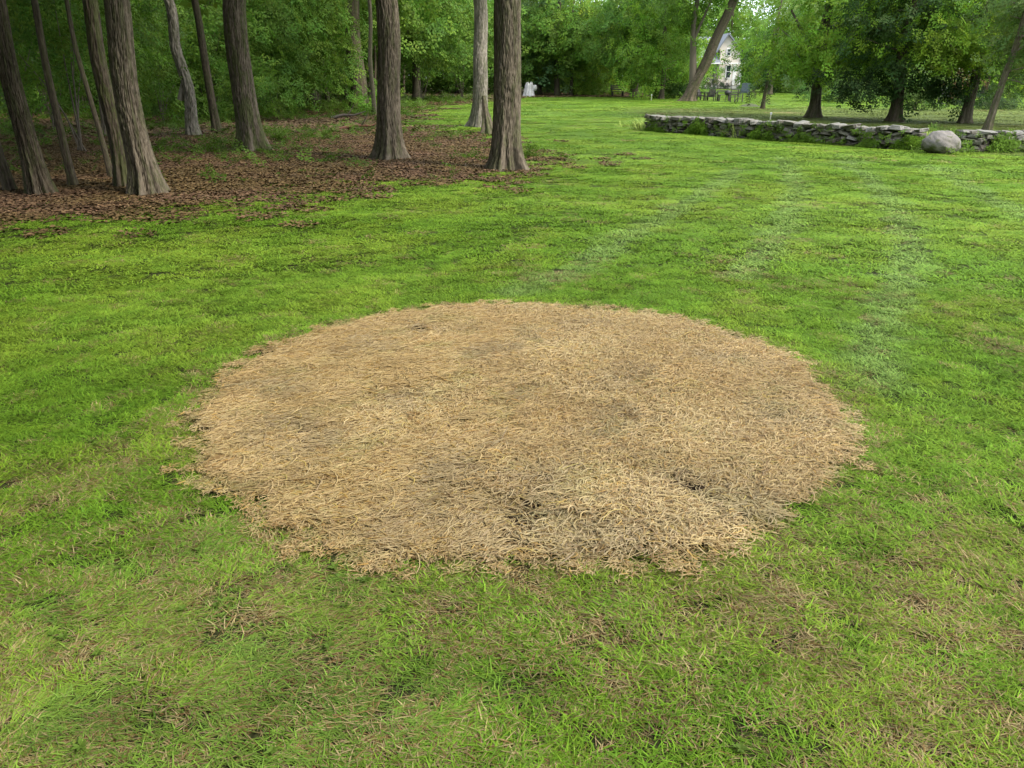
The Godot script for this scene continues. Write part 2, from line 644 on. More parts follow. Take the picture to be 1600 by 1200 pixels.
func make_materials() -> void:
	M.grass = tinted(0.75, 0.5, 0.15)
	M.straw = tinted(0.6, 0.25, 0.35)
	M.leaf = tinted(0.55, 0.95, 0.25)
	M.litter = tinted(0.75, 0.2, 0.3)
	M.bark = tinted(0.9, 0.0, 0.25)
	M.bark.albedo_texture = grain(256, 0.03, 4, 0.72, 1.0, 3)
	M.bark.uv1_triplanar = true
	M.bark.uv1_scale = Vector3(2.2, 0.7, 2.2)
	M.bark.heightmap_enabled = true
	M.bark.heightmap_texture = grain(256, 0.05, 3, 0.0, 1.0, 5)
	M.bark.heightmap_scale = 0.8
	M.bark_plain = []
	for c in BARK:
		M.bark_plain.append(plain(c.r, c.g, c.b, 0.9))
	M.ground = tinted(0.95, 0.0, 0.2)
	M.ground.albedo_texture = grain(512, 0.02, 5, 0.45, 1.0, 8)
	M.ground.uv1_triplanar = true
	M.ground.uv1_world_triplanar = true
	M.ground.uv1_scale = Vector3(4, 4, 4)
	M.soil = plain(0.06, 0.042, 0.028, 0.95)
	M.soil.metallic_specular = 0.1
	M.soil.albedo_texture = grain(256, 0.04, 4, 0.35, 1.0, 12)
	M.soil.uv1_triplanar = true
	M.soil.uv1_scale = Vector3(4, 4, 4)
	M.stone = []
	for c in [Color(0.18, 0.16, 0.125), Color(0.235, 0.215, 0.175), Color(0.13, 0.118, 0.094), Color(0.21, 0.175, 0.135), Color(0.27, 0.255, 0.22), Color(0.11, 0.13, 0.06)]:
		var s := plain(c.r, c.g, c.b, 0.92)
		s.albedo_texture = grain(128, 0.05, 4, 0.5, 1.0, 21)
		s.uv1_triplanar = true
		s.uv1_world_triplanar = true
		s.uv1_scale = Vector3(3, 3, 3)
		M.stone.append(s)
	M.boulder = tinted(0.9, 0.0, 0.3)
	M.boulder.albedo_texture = grain(256, 0.09, 3, 0.45, 1.0, 31)
	M.boulder.uv1_triplanar = true
	M.boulder.uv1_scale = Vector3(3, 3, 3)
	M.siding = plain(0.5, 0.44, 0.385, 0.75)
	M.trim = plain(0.6, 0.59, 0.58, 0.6)
	M.roof = plain(0.2, 0.215, 0.245, 0.85)
	M.roof.albedo_texture = grain(128, 0.06, 3, 0.7, 1.0, 41)
	M.roof.uv1_triplanar = true
	M.roof.uv1_scale = Vector3(0.8, 2.0, 0.8)
	M.glass = plain(0.03, 0.035, 0.04, 0.08)
	M.door = plain(0.07, 0.07, 0.085, 0.5)
	M.deck = plain(0.45, 0.44, 0.42, 0.75)
	M.dark_wood = plain(0.028, 0.023, 0.018, 0.7)
	M.iron = plain(0.02, 0.019, 0.018, 0.6)
	M.slate = plain(0.045, 0.065, 0.075, 0.65)
	M.pale = plain(0.5, 0.47, 0.38, 0.8)
	M.grey_wood = tinted(0.9, 0.0, 0.3)


func build_ground() -> void:
	var m := MB.new()
	var n := 220
	for iz in n + 1:
		for ix in n + 1:
			var u := 2.0 * ix / n - 1.0
			var w := 2.0 * iz / n - 1.0
			var x := 800.0 * sinh(7.0 * u) / sinh(7.0)
			var z := -4.0 + 800.0 * sinh(7.0 * w) / sinh(7.0)
			var c := Color(0.045, 0.048, 0.016)
			var d := sqrt(x * x + z * z)
			if d > 8.0:
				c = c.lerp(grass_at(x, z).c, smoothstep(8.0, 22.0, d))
			if litter(x + rng.randf_range(-0.5, 0.5), z + rng.randf_range(-0.8, 0.8)):
				c = Color(0.09, 0.062, 0.032) * (1.0 + 0.5 * fuzz(x * 0.8, 3.0, z * 0.8))
			c.a = 1.0
			m.put(Vector3(x, ground_y(x, z), z), Vector3.UP, c)
	for iz in n:
		for ix in n:
			var a := iz * (n + 1) + ix
			m.i.append_array(PackedInt32Array([a, a + 1, a + n + 1, a + 1, a + n + 2, a + n + 1]))
	m.smooth()
	if m.n[n * 40].y < 0:
		m.i.reverse()
		m.smooth()
	var g := part(self, "ground", m.mesh(), M.ground)
	tag(g, "lawn soil and brown forest floor under the grass and leaves", "", "", "structure")
	# the dark earth that shows between the strands of the bed
	m = MB.new()
	var mid := m.put(Vector3(bed_at.x, ground_y(bed_at.x, bed_at.y) + 0.005, bed_at.y), Vector3.UP, Color.WHITE)
	for ring in range(1, 13):
		for k in 96:
			var a := TAU * k / 96.0
			var rr := (bed_r - 0.12) * ring / 12.0 * (1.0 - 0.02 * (0.5 + fuzz(cos(a) * 3.0, 1.0, sin(a) * 3.0)) * ring / 12.0)
			var x := bed_at.x + cos(a) * rr
			var z := bed_at.y + sin(a) * rr
			m.put(Vector3(x, ground_y(x, z) + 0.005 - (0.05 if ring == 12 else 0.0), z), Vector3.UP, Color.WHITE)
			var e := 1 + (ring - 1) * 96 + k
			var f := 1 + (ring - 1) * 96 + (k + 1) % 96
			if ring == 1:
				if k == 95:
					for j in 96:
						m.tri(mid, 1 + j, 1 + (j + 1) % 96)
			elif k == 95:
				for j in 96:
					var p := 1 + (ring - 1) * 96 + j
					var q := 1 + (ring - 1) * 96 + (j + 1) % 96
					m.tri(p, q, p - 96)
					m.tri(q, q - 96, p - 96)
	m.c.clear()
	m.n.fill(Vector3.UP)
	tag(part(self, "soil", m.mesh(), M.soil), "dark soil showing through gaps in the round straw bed", "", "", "structure")


func build_house() -> void:
	var h := base("house", Vector3(0, 0, -130.2))
	tag(h, "beige gabled house with grey roof far off behind the leaning tree", "house")
	var wall := func(called: String, outline: Array, depth: float, z: float, mat: Material) -> MeshInstance3D:
		# an upright slab: an outline in x and y, DEPTH metres deep behind z
		var m := MB.new()
		var pts := PackedVector2Array(outline)
		var idx := Geometry2D.triangulate_polygon(pts)
		for s in [0, 1]:
			var f := m.v.size()
			for p in pts:
				m.put(Vector3(p.x, p.y, z - depth * s), Vector3(0, 0, 1 - 2 * s), Color.WHITE)
			for k in range(0, idx.size(), 3):
				m.tri(f + idx[k], f + idx[k + 1], f + idx[k + 2])
		var centre := Vector2.ZERO
		for p in pts:
			centre += p / pts.size()
		for k in pts.size():
			var a := pts[k]
			var b := pts[(k + 1) % pts.size()]
			var nn := Vector2(b.y - a.y, a.x - b.x).normalized()
			if nn.dot((a + b) / 2.0 - centre) < 0:
				nn = -nn
			var f := m.v.size()
			for q in [Vector3(a.x, a.y, z), Vector3(b.x, b.y, z), Vector3(b.x, b.y, z - depth), Vector3(a.x, a.y, z - depth)]:
				m.put(q, Vector3(nn.x, nn.y, 0), Color.WHITE)
			m.tri(f, f + 1, f + 2)
			m.tri(f, f + 2, f + 3)
		m.c.clear()
		return part(h, called, m.mesh(), mat)
	var front: MeshInstance3D = wall.call("gable_wall", [Vector2(32.5, 0.5), Vector2(35.75, 0.5), Vector2(35.75, 5.3), Vector2(33.4, 7.85), Vector2(32.2, 5.9), Vector2(32.5, 5.3)], 6.0, 0.0, M.siding)
	wall.call("wall", [Vector2(27.0, 0.5), Vector2(32.5, 0.5), Vector2(32.5, 3.8), Vector2(27.0, 3.8)], 5.0, -1.4, M.siding)
	box(h, "foundation", M.deck, Vector3(9.0, 0.55, 5.4), Vector3(31.3, 0.27, -2.75))
	# roofs: the main slope to the front, and the two slopes of the gable
	var slope := func(called: String, a: Vector3, b: Vector3, c: Vector3, d: Vector3) -> void:
		var m := MB.new()
		var nn := (c - a).cross(b - a).normalized()
		if nn.y < 0:
			nn = -nn
		for s in [1.0, -1.0]:
			var f := m.v.size()
			for q in [a, b, c, d]:
				m.put(q + nn * 0.09 * s, nn * s, Color.WHITE)
			m.tri(f, f + 1, f + 2)
			m.tri(f, f + 2, f + 3)
		var ring := [a, b, c, d]
		for k in 4:
			var p: Vector3 = ring[k]
			var q: Vector3 = ring[(k + 1) % 4]
			var e := (q - p).cross(nn).normalized()
			if e.dot((p + q) / 2.0 - (a + b + c + d) / 4.0) < 0:
				e = -e
			var f := m.v.size()
			for w in [p + nn * 0.09, q + nn * 0.09, q - nn * 0.09, p - nn * 0.09]:
				m.put(w, e, Color.WHITE)
			m.tri(f, f + 1, f + 2)
			m.tri(f, f + 2, f + 3)
		m.c.clear()
		part(h, called, m.mesh(), M.roof)
	slope.call("roof", Vector3(26.5, 3.75, 0.3), Vector3(32.6, 3.75, 0.3), Vector3(32.6, 7.65, -4.2), Vector3(26.5, 7.65, -4.2))
	slope.call("roof", Vector3(33.4, 8.0, 0.45), Vector3(36.6, 4.55, 0.45), Vector3(36.6, 4.55, -6), Vector3(33.4, 8.0, -6))
	slope.call("roof", Vector3(33.4, 8.0, 0.45), Vector3(31.75, 5.3, 0.45), Vector3(31.75, 5.3, -6), Vector3(33.4, 8.0, -6))
	box(h, "fascia", M.trim, Vector3(9.4, 0.18, 0.2), Vector3(31.3, 3.72, 0.42))
	for w in [[33.75, 5.35, 0.5, 0.85, 0.0], [33.95, 2.55, 0.62, 1.75, 0.0], [30.2, 2.4, 0.8, 1.4, -1.4]]:
		var f := box(h, "window", M.trim, Vector3(w[2] + 0.24, w[3] + 0.24, 0.14), Vector3(w[0], w[1], w[4] + 0.06))
		box(f, "pane", M.glass, Vector3(w[2], w[3], 0.05), Vector3(0, 0, 0.06))
		box(f, "sash_bar", M.trim, Vector3(w[2], 0.06, 0.05), Vector3(0, 0, 0.1))
	box(h, "door", M.door, Vector3(0.34, 2.4, 0.1), Vector3(32.0, 2.0, -1.36))
	box(h, "corner_board", M.trim, Vector3(0.2, 3.1, 0.2), Vector3(35.85, 2.1, 0.05))
	box(h, "corner_board", M.trim, Vector3(0.5, 3.1, 0.06), Vector3(34.95, 2.1, 0.04))
	box(h, "step", M.deck, Vector3(1.7, 0.3, 0.8), Vector3(34.4, 0.15, 0.5))
	for k in 5:
		box(h, "baluster", M.trim, Vector3(0.07, 0.9, 0.07), Vector3(33.7 + k * 0.42, 1.0, 0.9))
	box(h, "handrail", M.trim, Vector3(1.9, 0.09, 0.1), Vector3(34.55, 1.47, 0.9))
	# what stands along its foot
	shrub("foundation_shrub", "blue green rounded shrub at the foot of the beige house", Vector2(32.2, -128.6), [[Vector3(0, 0.6, 0), 0.6, 0.5, 7, 10, 1.6, Color(0.05, 0.085, 0.045)]], 71)
	shrub("foundation_shrub", "pale yellow green bush at the house corner nearest the leaning trunk", Vector2(30.5, -128.4), [[Vector3(0, 1.3, 0), 0.5, 1.2, 8, 10, 1.6, Color(0.12, 0.15, 0.05)]], 72)
	shrub("foundation_shrub", "dark green bush past the white corner board of the house", Vector2(37.2, -127.5), [[Vector3(0, 0.9, 0), 1.0, 0.9, 10, 12, 1.8, Color(0.045, 0.09, 0.02)]], 73)
	for k in 2:
		var c := base("porch_chair", Vector3(33.0 + k * 0.85, 0, -128.9), 0.1 + k * 0.3)
		tag(c, ["dark porch chair below the window of the house, nearer the door", "dark porch chair below the window of the house, nearer the steps"][k], "chair", "dark chairs in front of the house")
		seat_parts(c, M.iron, 0.62, 0.42, 1.0)


func seat_parts(c: Node3D, mat: Material, w: float, sh: float, bh: float) -> void:
	# a low slatted garden chair that faces +z
	for k in 5:
		box(c, "seat_slat", mat, Vector3(w, 0.025, 0.085), Vector3(0, sh - 0.03 * k, 0.26 - 0.11 * (4 - k) + 0.02), Vector3(-0.2, 0, 0))
		var x := (k - 2) * w / 5.2
		box(c, "back_slat", mat, Vector3(w / 6.0, bh - sh + 0.12 - 0.03 * absf(k - 2), 0.025), Vector3(x, (sh + bh) / 2.0 - 0.1, -0.32), Vector3(-0.3, 0, 0))
	for s in [-1, 1]:
		box(c, "arm", mat, Vector3(0.13, 0.028, 0.72), Vector3(s * (w / 2 + 0.05), sh + 0.2, -0.02))
		box(c, "leg", mat, Vector3(0.045, sh + 0.18, 0.11), Vector3(s * (w / 2 + 0.03), (sh + 0.18) / 2, 0.28))
		box(c, "leg", mat, Vector3(0.045, sh + 0.18, 0.09), Vector3(s * (w / 2 + 0.03), (sh + 0.18) / 2, -0.3))


func build_walls() -> void:
	var stones := []
	for k in 14:
		stones.append(block(Vector3(1, 1, 1), 0.13, 0.13))
	var vine := Batch.new()
	for run in [[Vector2(4.3, -26.17), Vector2(9.56, -18.98), "long low dry stone wall of grey fieldstone with its square end on the lawn", 0.47], [Vector2(10.35, -18.56), Vector2(15.2, -18.2), "short mossy stretch of dry stone wall beyond the round boulder", 0.42]]:
		var a: Vector2 = run[0]
		var b: Vector2 = run[1]
		var w := base("stone_wall", Vector3(a.x, 0, a.y), -atan2(b.y - a.y, b.x - a.x))
		tag(w, run[2], "wall", "low stone walls at the lawn's edge")
		var long := a.distance_to(b)
		var y := -0.06
		var course := 0
		while y < run[3] - 0.02:
			var hh := rng.randf_range(0.06, 0.105)
			var x := 0.0 if course % 2 else -rng.randf_range(0.0, 0.05)
			while x < long - 0.1:
				var l := minf(rng.randf_range(0.12, 0.38), long - x + 0.05)
				var drop := 0.03 * fuzz(x * 0.9, 77.0, 0.0)
				var sh := hh * rng.randf_range(0.85, 1.25)
				var mat: int = [0, 1, 2, 3, 0, 1, 4, 5][rng.randi() % 8]
				if y + hh > run[3] - 0.04:
					mat = [4, 1, 4, 0][rng.randi() % 4]
				var s := part(w, "stone", stones[rng.randi() % 14], M.stone[mat], Vector3(x + l / 2, y + sh / 2 + drop, -0.2 + rng.randf_range(-0.03, 0.045)), Vector3(rng.randfn(0, 0.05), rng.randfn(0, 0.06), rng.randfn(0, 0.12)))
				s.scale = Vector3(l * 0.97, sh, rng.randf_range(0.36, 0.46))
				x += l + 0.008
			y += hh
			course += 1
		# creeping plants on its face and foot
		var dir := (b - a).normalized()
		var front := Vector2(-dir.y, dir.x)
		for k in int(long * 190):
			var t := rng.randf() * long
			var hgt := rng.randf()
			var dens := fuzz(t * 0.8, run[3] * 30.0, 2.0) + 0.42 - 1.2 * hgt
			if dens < 0.0 and rng.randf() > 0.06:
				continue
			var p := a + dir * t + front * (0.05 + rng.randf_range(0.0, 0.08))
			var n := Vector3(front.x + rng.randfn(0, 0.4), 0.5, front.y + rng.randfn(0, 0.4)).normalized()
			var xx := Vector3(dir.x, rng.randfn(0, 0.6), dir.y).normalized()
			var zz := xx.cross(n).normalized()
			xx = n.cross(zz)
			vine.put(Transform3D(Basis(xx, n, zz) * rng.randf_range(0.25, 0.5), Vector3(p.x, hgt * 0.42, p.y)), Color(0.14, 0.25, 0.025) * rng.randf_range(0.6, 1.3))
	var v := vine.node(sprays[0], "creeping_vine", M.leaf)
	add_child(v)
	tag(v, "green creeping plants over the foot of the stone walls", "vine", "", "stuff")

	# the boulder: a rounded granite block, flatter on one side
	var m := MB.new()
	var rows := 40
	var cols := 64
	for r in rows + 1:
		for c in cols:
			var th := PI * r / rows
			var ph := TAU * c / cols
			var d := Vector3(sin(th) * cos(ph), cos(th), sin(th) * sin(ph))
			var k := 1.0 + 0.07 * fuzz(d.x * 1.1, d.y * 1.1, d.z * 1.1 + 3.0) + 0.022 * fuzz(d.x * 3.2, d.y * 3.2, d.z * 3.2) + 0.014 * fuzz(d.x * 11, d.y * 11, d.z * 11)
			var p := Vector3(d.x * 0.43, d.y * 0.31 if d.y > 0 else d.y * 0.24, d.z * 0.36) * k
			var t := fuzz(d.x * 2.0, d.y * 2.0 + 8.0, d.z * 2.0)
			var col := Color(0.36, 0.325, 0.29).lerp(Color(0.27, 0.25, 0.23), clampf(t + 0.4, 0, 1))
			if fuzz(d.x * 2.5 + 4.0, d.y * 3.0, d.z * 2.5) + 0.5 * fuzz(d.x * 9.0, d.y * 9.0, d.z * 9.0) - 0.7 * d.y > 0.42:
				col = col.lerp(Color(0.13, 0.15, 0.06), 0.75)
			m.v.append(p)
			m.c.append(col)
	for r in rows:
		for c in cols:
			var e := r * cols + c
			var f := r * cols + (c + 1) % cols
			m.i.append_array(PackedInt32Array([e, f, e + cols, f, f + cols, e + cols]))
	m.smooth()
	if m.n[rows / 2 * cols].x < 0:
		m.i.reverse()
		m.smooth()
	var bo := part(self, "boulder", m.mesh(), M.boulder, Vector3(9.74, 0.2, -18.2), Vector3(0, 0.4, 0))
	tag(bo, "rounded grey granite boulder on the lawn before the gap between two stone walls", "boulder")
	shrub("weed_clump", "leafy green weeds filling the gap between the two stone walls", Vector2(9.95, -18.85), [[Vector3(0, 0.22, 0), 0.36, 0.2, 9, 10, 0.5, Color(0.12, 0.22, 0.025)]], 81, 2, "", "weeds")


func build_trees() -> void:
	var mid := Color(0.085, 0.17, 0.02)
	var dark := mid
	var lighter_green := Color(0.13, 0.25, 0.028)  # lighter leaf green, a difference between kinds of tree
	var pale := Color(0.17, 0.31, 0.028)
	var over := "big trunks along the edge of the wood"
	# the large trunks in front; their crowns begin above the picture
	var high := func(y: float, rx: float, ry: float, n: int) -> Array:
		return [[Vector3(0, y, 0), rx, ry, n * 4 / 5 if n < 55 else n / 4, 9, 3.2, mid]]
	var big := {"segs": 150, "hi": 4.4, "amp": 0.022, "flare": 0.8, "limbs": 6}
	tree("oak_tree", "big ridged grey trunk tilting outward at the dark end of the wood's edge", Vector2(-5.39, -11.62), big.merged({"r": 0.16, "h": 17.0, "bark": 1, "crown": high.call(11.5, 4.6, 5.0, 54), "seed": 5, "flare": 1.3}), over)
	tree("oak_tree", "large mossy trunk with spreading root flare among brown leaves", Vector2(-6.15, -18.95), big.merged({"r": 0.255, "h": 19.0, "bark": 1, "crown": high.call(12.5, 5.0, 5.5, 65), "seed": 17, "flare": 1.9, "moss": 0.9}), over)
	tree("oak_tree", "straight grey brown trunk between root-flared trunk and double trunk", Vector2(-2.54, -16.74), big.merged({"r": 0.225, "h": 18.0, "bark": 1, "crown": high.call(12.0, 4.8, 5.2, 60), "seed": 29}), over)
	tree("oak_tree", "nearest tall dark trunk with pale bark on its lawn side", Vector2(-0.12, -14.92), big.merged({"r": 0.245, "h": 18.0, "bark": 1, "crown": high.call(12.0, 4.4, 5.2, 58), "seed": 41, "lean": Vector2(0.25, 0)}), over)
	tree("maple_tree", "pale grey trunk partly hidden behind the nearest dark trunk", Vector2(-1.15, -28.8), {"segs": 90, "hi": 5.2, "amp": 0.02, "r": 0.25, "h": 18.0, "bark": 2, "flare": 0.9, "crown": high.call(12.0, 4.5, 5.2, 50), "seed": 53, "limbs": 5}, over)
	tree("broken_tree", "short broken trunk stub standing before the pale grey trunk", Vector2(-0.72, -24.9), {"segs": 40, "hi": 2.0, "amp": 0.012, "r": 0.13, "h": 1.1, "bark": 1, "flare": 1.0, "seed": 57, "moss": 0.9, "lean": Vector2(-0.12, -0.2)})
	tree("oak_tree", "black brown trunk nearest the dark corner of the wood", Vector2(-6.89, -11.5), big.merged({"r": 0.115, "h": 16.0, "bark": 3, "crown": high.call(10.5, 4.2, 4.6, 50), "seed": 61, "flare": 0.55, "lean": Vector2(-0.3, 0)}), over)
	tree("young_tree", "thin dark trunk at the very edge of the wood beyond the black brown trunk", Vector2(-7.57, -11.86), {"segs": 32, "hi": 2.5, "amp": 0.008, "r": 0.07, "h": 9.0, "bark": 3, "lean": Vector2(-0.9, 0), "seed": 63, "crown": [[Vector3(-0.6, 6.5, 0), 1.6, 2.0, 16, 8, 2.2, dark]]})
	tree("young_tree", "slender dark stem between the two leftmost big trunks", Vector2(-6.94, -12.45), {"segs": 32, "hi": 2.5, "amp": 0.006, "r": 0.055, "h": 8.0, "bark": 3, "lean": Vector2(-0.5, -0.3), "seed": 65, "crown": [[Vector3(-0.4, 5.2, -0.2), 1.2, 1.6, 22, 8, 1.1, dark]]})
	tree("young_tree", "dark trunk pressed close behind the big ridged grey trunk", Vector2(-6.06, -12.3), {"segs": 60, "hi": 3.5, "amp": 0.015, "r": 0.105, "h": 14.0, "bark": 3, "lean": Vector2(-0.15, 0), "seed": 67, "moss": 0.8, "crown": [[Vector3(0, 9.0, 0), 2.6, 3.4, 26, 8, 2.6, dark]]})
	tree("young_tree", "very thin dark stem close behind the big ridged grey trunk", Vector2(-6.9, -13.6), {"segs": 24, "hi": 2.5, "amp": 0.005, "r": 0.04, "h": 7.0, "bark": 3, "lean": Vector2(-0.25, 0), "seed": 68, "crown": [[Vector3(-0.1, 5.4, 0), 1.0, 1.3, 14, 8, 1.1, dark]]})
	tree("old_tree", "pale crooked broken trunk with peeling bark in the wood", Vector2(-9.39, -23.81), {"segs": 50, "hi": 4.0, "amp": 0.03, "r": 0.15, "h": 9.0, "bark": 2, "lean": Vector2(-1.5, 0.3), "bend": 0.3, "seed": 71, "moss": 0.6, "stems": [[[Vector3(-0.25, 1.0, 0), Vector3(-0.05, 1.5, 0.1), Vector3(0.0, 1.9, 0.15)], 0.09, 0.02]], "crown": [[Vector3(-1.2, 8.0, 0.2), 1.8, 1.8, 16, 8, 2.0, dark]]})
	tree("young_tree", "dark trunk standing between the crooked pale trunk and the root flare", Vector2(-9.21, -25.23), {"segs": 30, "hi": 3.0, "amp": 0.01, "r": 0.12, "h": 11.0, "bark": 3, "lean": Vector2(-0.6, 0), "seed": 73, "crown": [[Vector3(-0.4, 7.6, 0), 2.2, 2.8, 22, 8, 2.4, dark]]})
	tree("oak_tree", "dark reddish trunk below the sunlit leaves beyond the root flare", Vector2(-12.1, -49.9), {"segs": 30, "hi": 2.5, "amp": 0.02, "r": 0.33, "h": 16.0, "bark": 0, "flare": 0.4, "seed": 75, "crown": high.call(9.0, 4.0, 4.5, 40)})
	tree("oak_tree", "massive dark trunk deep in the wood behind the leafy sapling", Vector2(-8.2, -43.86), {"segs": 60, "hi": 3.5, "amp": 0.03, "r": 0.43, "h": 18.0, "bark": 0, "flare": 0.5, "seed": 77, "moss": 0.8, "crown": high.call(11.0, 5.0, 5.0, 50)})
	shrub("leafy_sapling", "small green sapling standing before the massive dark trunk", Vector2(-7.05, -39.1), [[Vector3(0, 0.75, 0), 0.5, 0.6, 8, 8, 0.9, lighter_green]], 79, 5, "", "sapling")

	# the wood behind: trunks one can still tell apart in the gloom
	var r := RandomNumberGenerator.new()
	r.seed = 99
	var taken := [Vector2(-5.4, -11.6), Vector2(-6.1, -19), Vector2(-2.5, -16.7), Vector2(-0.1, -14.9), Vector2(-1.1, -28.8), Vector2(-9.4, -23.8), Vector2(-9.2, -25.2), Vector2(-12, -50), Vector2(-8.2, -43.9), Vector2(-7.05, -39.1)]
	var made_at := []
	var made := 0
	var tries := 0
	while made < 84 and tries < 5000:
		tries += 1
		var d := r.randf_range(13.0, 85.0) if tries % 3 else r.randf_range(45.0, 85.0)
		var p := Vector2(r.randf_range(-0.85, 0.1) * d, -d)
		if not Geometry2D.is_point_in_polygon(p + Vector2(0.8, 0.5), floor_poly) or p.y > -13.0 and p.x > -9.0:
			continue
		if p.y > -33.0 and p.x / -p.y > -0.6:
			continue
		var ok := true
		for q in taken:
			if p.distance_to(q) < (2.2 if d < 45 else 1.6):
				ok = false
		if not ok:
			continue
		taken.append(p)
		made += 1
		var rad := r.randf_range(0.07, 0.2) if r.randf() < 0.6 else r.randf_range(0.2, 0.34)
		var low := 3.2 if d > 40 else 5.0
		var hh := r.randf_range(11, 17)
		var ry := (hh - low) / 2.0
		var cc := dark.lerp(lighter_green, r.randf() * r.randf())
		var near := d < 30
		tree("forest_tree", "", p, {"segs": 26 if near else 14, "hi": 2.0 if near else 0.0, "amp": 0.012 if near else 0.004, "r": rad, "h": hh, "bark": [0, 3, 0, 1][r.randi() % 4], "lean": Vector2(r.randfn(0, 0.5), r.randfn(0, 0.5)), "flare": 0.4, "seed": 200 + made, "limbs": 0 if near else 3, "crown": [[Vector3(0, low + ry, 0), r.randf_range(2.6, 4.2), ry, 15 if p.x > -0.4 * d else 64, 8, r.randf_range(2.0, 2.8), cc]]}, ["trunks in the front of the wood", "trunks in the middle of the wood", "trunks at the back of the wood"][0 if d < 30 else 1 if d < 52 else 2])
		made_at.append([get_child(get_child_count() - 1), p])

	# the wood goes on beside the photographer and shades that side of the lawn
	for k in 16:
		var p := Vector2(-7.2 - 2.6 * (k % 3) + r.randf_range(-0.8, 0.8), -6.0 + 2.1 * k * 0.8 + r.randf_range(-0.5, 0.5))
		tree("forest_tree", "trunk of the wood's edge standing beside the photographer", p, {"r": r.randf_range(0.12, 0.24), "h": 15.0, "bark": 0, "segs": 14, "seed": 700 + k, "crown": [[Vector3(0, 9.6, 0), 3.8, 4.8, 84, 8, 2.8, mid], [Vector3(-0.8, 3.0, 0), 1.8, 1.6, 12 if k > 5 else 0, 8, 2.0, dark]]}, "wood edge beside the photographer")
	for k in 11:
		var p := Vector2(-9.0 + 1.5 * k + r.randf_range(-0.5, 0.5), 8.5 + 2.5 * (k % 3) + r.randf_range(-0.8, 0.8))
		tree("forest_tree", "trunk of the wood's edge standing beside the photographer", p, {"r": r.randf_range(0.12, 0.24), "h": 15.0, "bark": 0, "segs": 14, "seed": 760 + k, "crown": [[Vector3(0, 9.0, 0), 3.4, 5.0, 60, 8, 2.8, mid], [Vector3(-0.2, 2.6, 0), 1.8, 1.8, 14, 8, 2.0, dark]]}, "wood edge beside the photographer")
	for k in 18:
		var p := Vector2(-34.0 + 2.4 * k + r.randf_range(-0.9, 0.9), -88.0 - 6.0 * (k % 3) + r.randf_range(-2, 2))
		tree("forest_tree", "", p, {"r": r.randf_range(0.14, 0.26), "h": 14.0, "bark": 0, "segs": 12, "seed": 730 + k, "crown": [[Vector3(0, 5.0, 0), 3.0, 5.0, 50, 8, 2.6, mid]]}, "trunks at the back of the wood")
		made_at.append([get_child(get_child_count() - 1), p])

	# the row of trees at the far side of the lawn
	tree("far_tree", "dark soft-leaved tree behind the pale weathered stump", Vector2(2.74, -82.0), {"r": 0.22, "h": 12.0, "bark": 0, "crown": [[Vector3(0, 3.9, 0), 3.2, 3.2, 50, 9, 2.0, Color(0.09, 0.17, 0.06)], [Vector3(0, 8.2, 0), 2.0, 2.6, 16, 9, 2.4, Color(0.09, 0.17, 0.06)]], "limbs": 5})
	tree("far_tree", "bare dark trunk first past the pale weathered stump", Vector2(4.3, -78.8), {"r": 0.26, "h": 12.0, "bark": 3, "crown": [[Vector3(0.3, 5.4, 0), 3.0, 2.8, 40, 9, 2.0, mid]], "limbs": 5})
	tree("far_tree", "thin dark trunk just past the bare dark trunk at the lawn's far side", Vector2(5.7, -78.8), {"r": 0.16, "h": 11.0, "bark": 3, "crown": [[Vector3(0.3, 5.0, 0), 2.6, 3.0, 36, 9, 2.0, lighter_green]], "limbs": 5})
	tree("far_tree", "bright yellow green tree at the middle of the far row", Vector2(7.9, -81.0), {"r": 0.2, "h": 13.0, "bark": 1, "crown": [[Vector3(0, 3.6, 0), 2.5, 3.2, 56, 9, 1.8, Color(0.19, 0.29, 0.03)], [Vector3(0, 7.8, 0), 1.6, 2.4, 16, 9, 2.0, Color(0.19, 0.29, 0.03)]], "limbs": 5})
	tree("far_tree", "grey trunk with dark leafy crown standing behind the dark bench", Vector2(10.9, -73.4), {"r": 0.36, "h": 15.0, "bark": 1, "flare": 0.6, "crown": [[Vector3(-0.3, 4.8, 0), 3.6, 3.0, 64, 9, 2.0, Color(0.08, 0.17, 0.02)], [Vector3(-0.3, 8.6, 0), 2.4, 2.4, 16, 9, 2.2, Color(0.08, 0.17, 0.02)]], "limbs": 7})
	tree("far_tree", "leafy tree with low dark boughs next to the leaning trunk", Vector2(12.3, -67.5), {"r": 0.2, "h": 12.0, "bark": 0, "crown": [[Vector3(-0.2, 3.9, -1), 2.7, 3.0, 54, 9, 1.8, Color(0.12, 0.235, 0.02)], [Vector3(-0.2, 7.6, -1), 1.8, 2.2, 14, 9, 2.0, Color(0.12, 0.235, 0.02)]], "limbs": 6})
	tree("far_tree", "green tree seen between the leaning trunk's fork and its neighbour", Vector2(15.9, -85.0), {"r": 0.22, "h": 14.0, "bark": 0, "crown": [[Vector3(-0.8, 4.8, 0), 2.4, 4.0, 50, 9, 2.2, lighter_green]], "limbs": 5})
	tree("far_tree", "deep green tree filling the back row past the yellow green tree", Vector2(10.5, -92.0), {"r": 0.25, "h": 14.0, "bark": 0, "crown": [[Vector3(0, 5.0, 0), 3.6, 4.4, 60, 9, 2.4, lighter_green]], "limbs": 5})
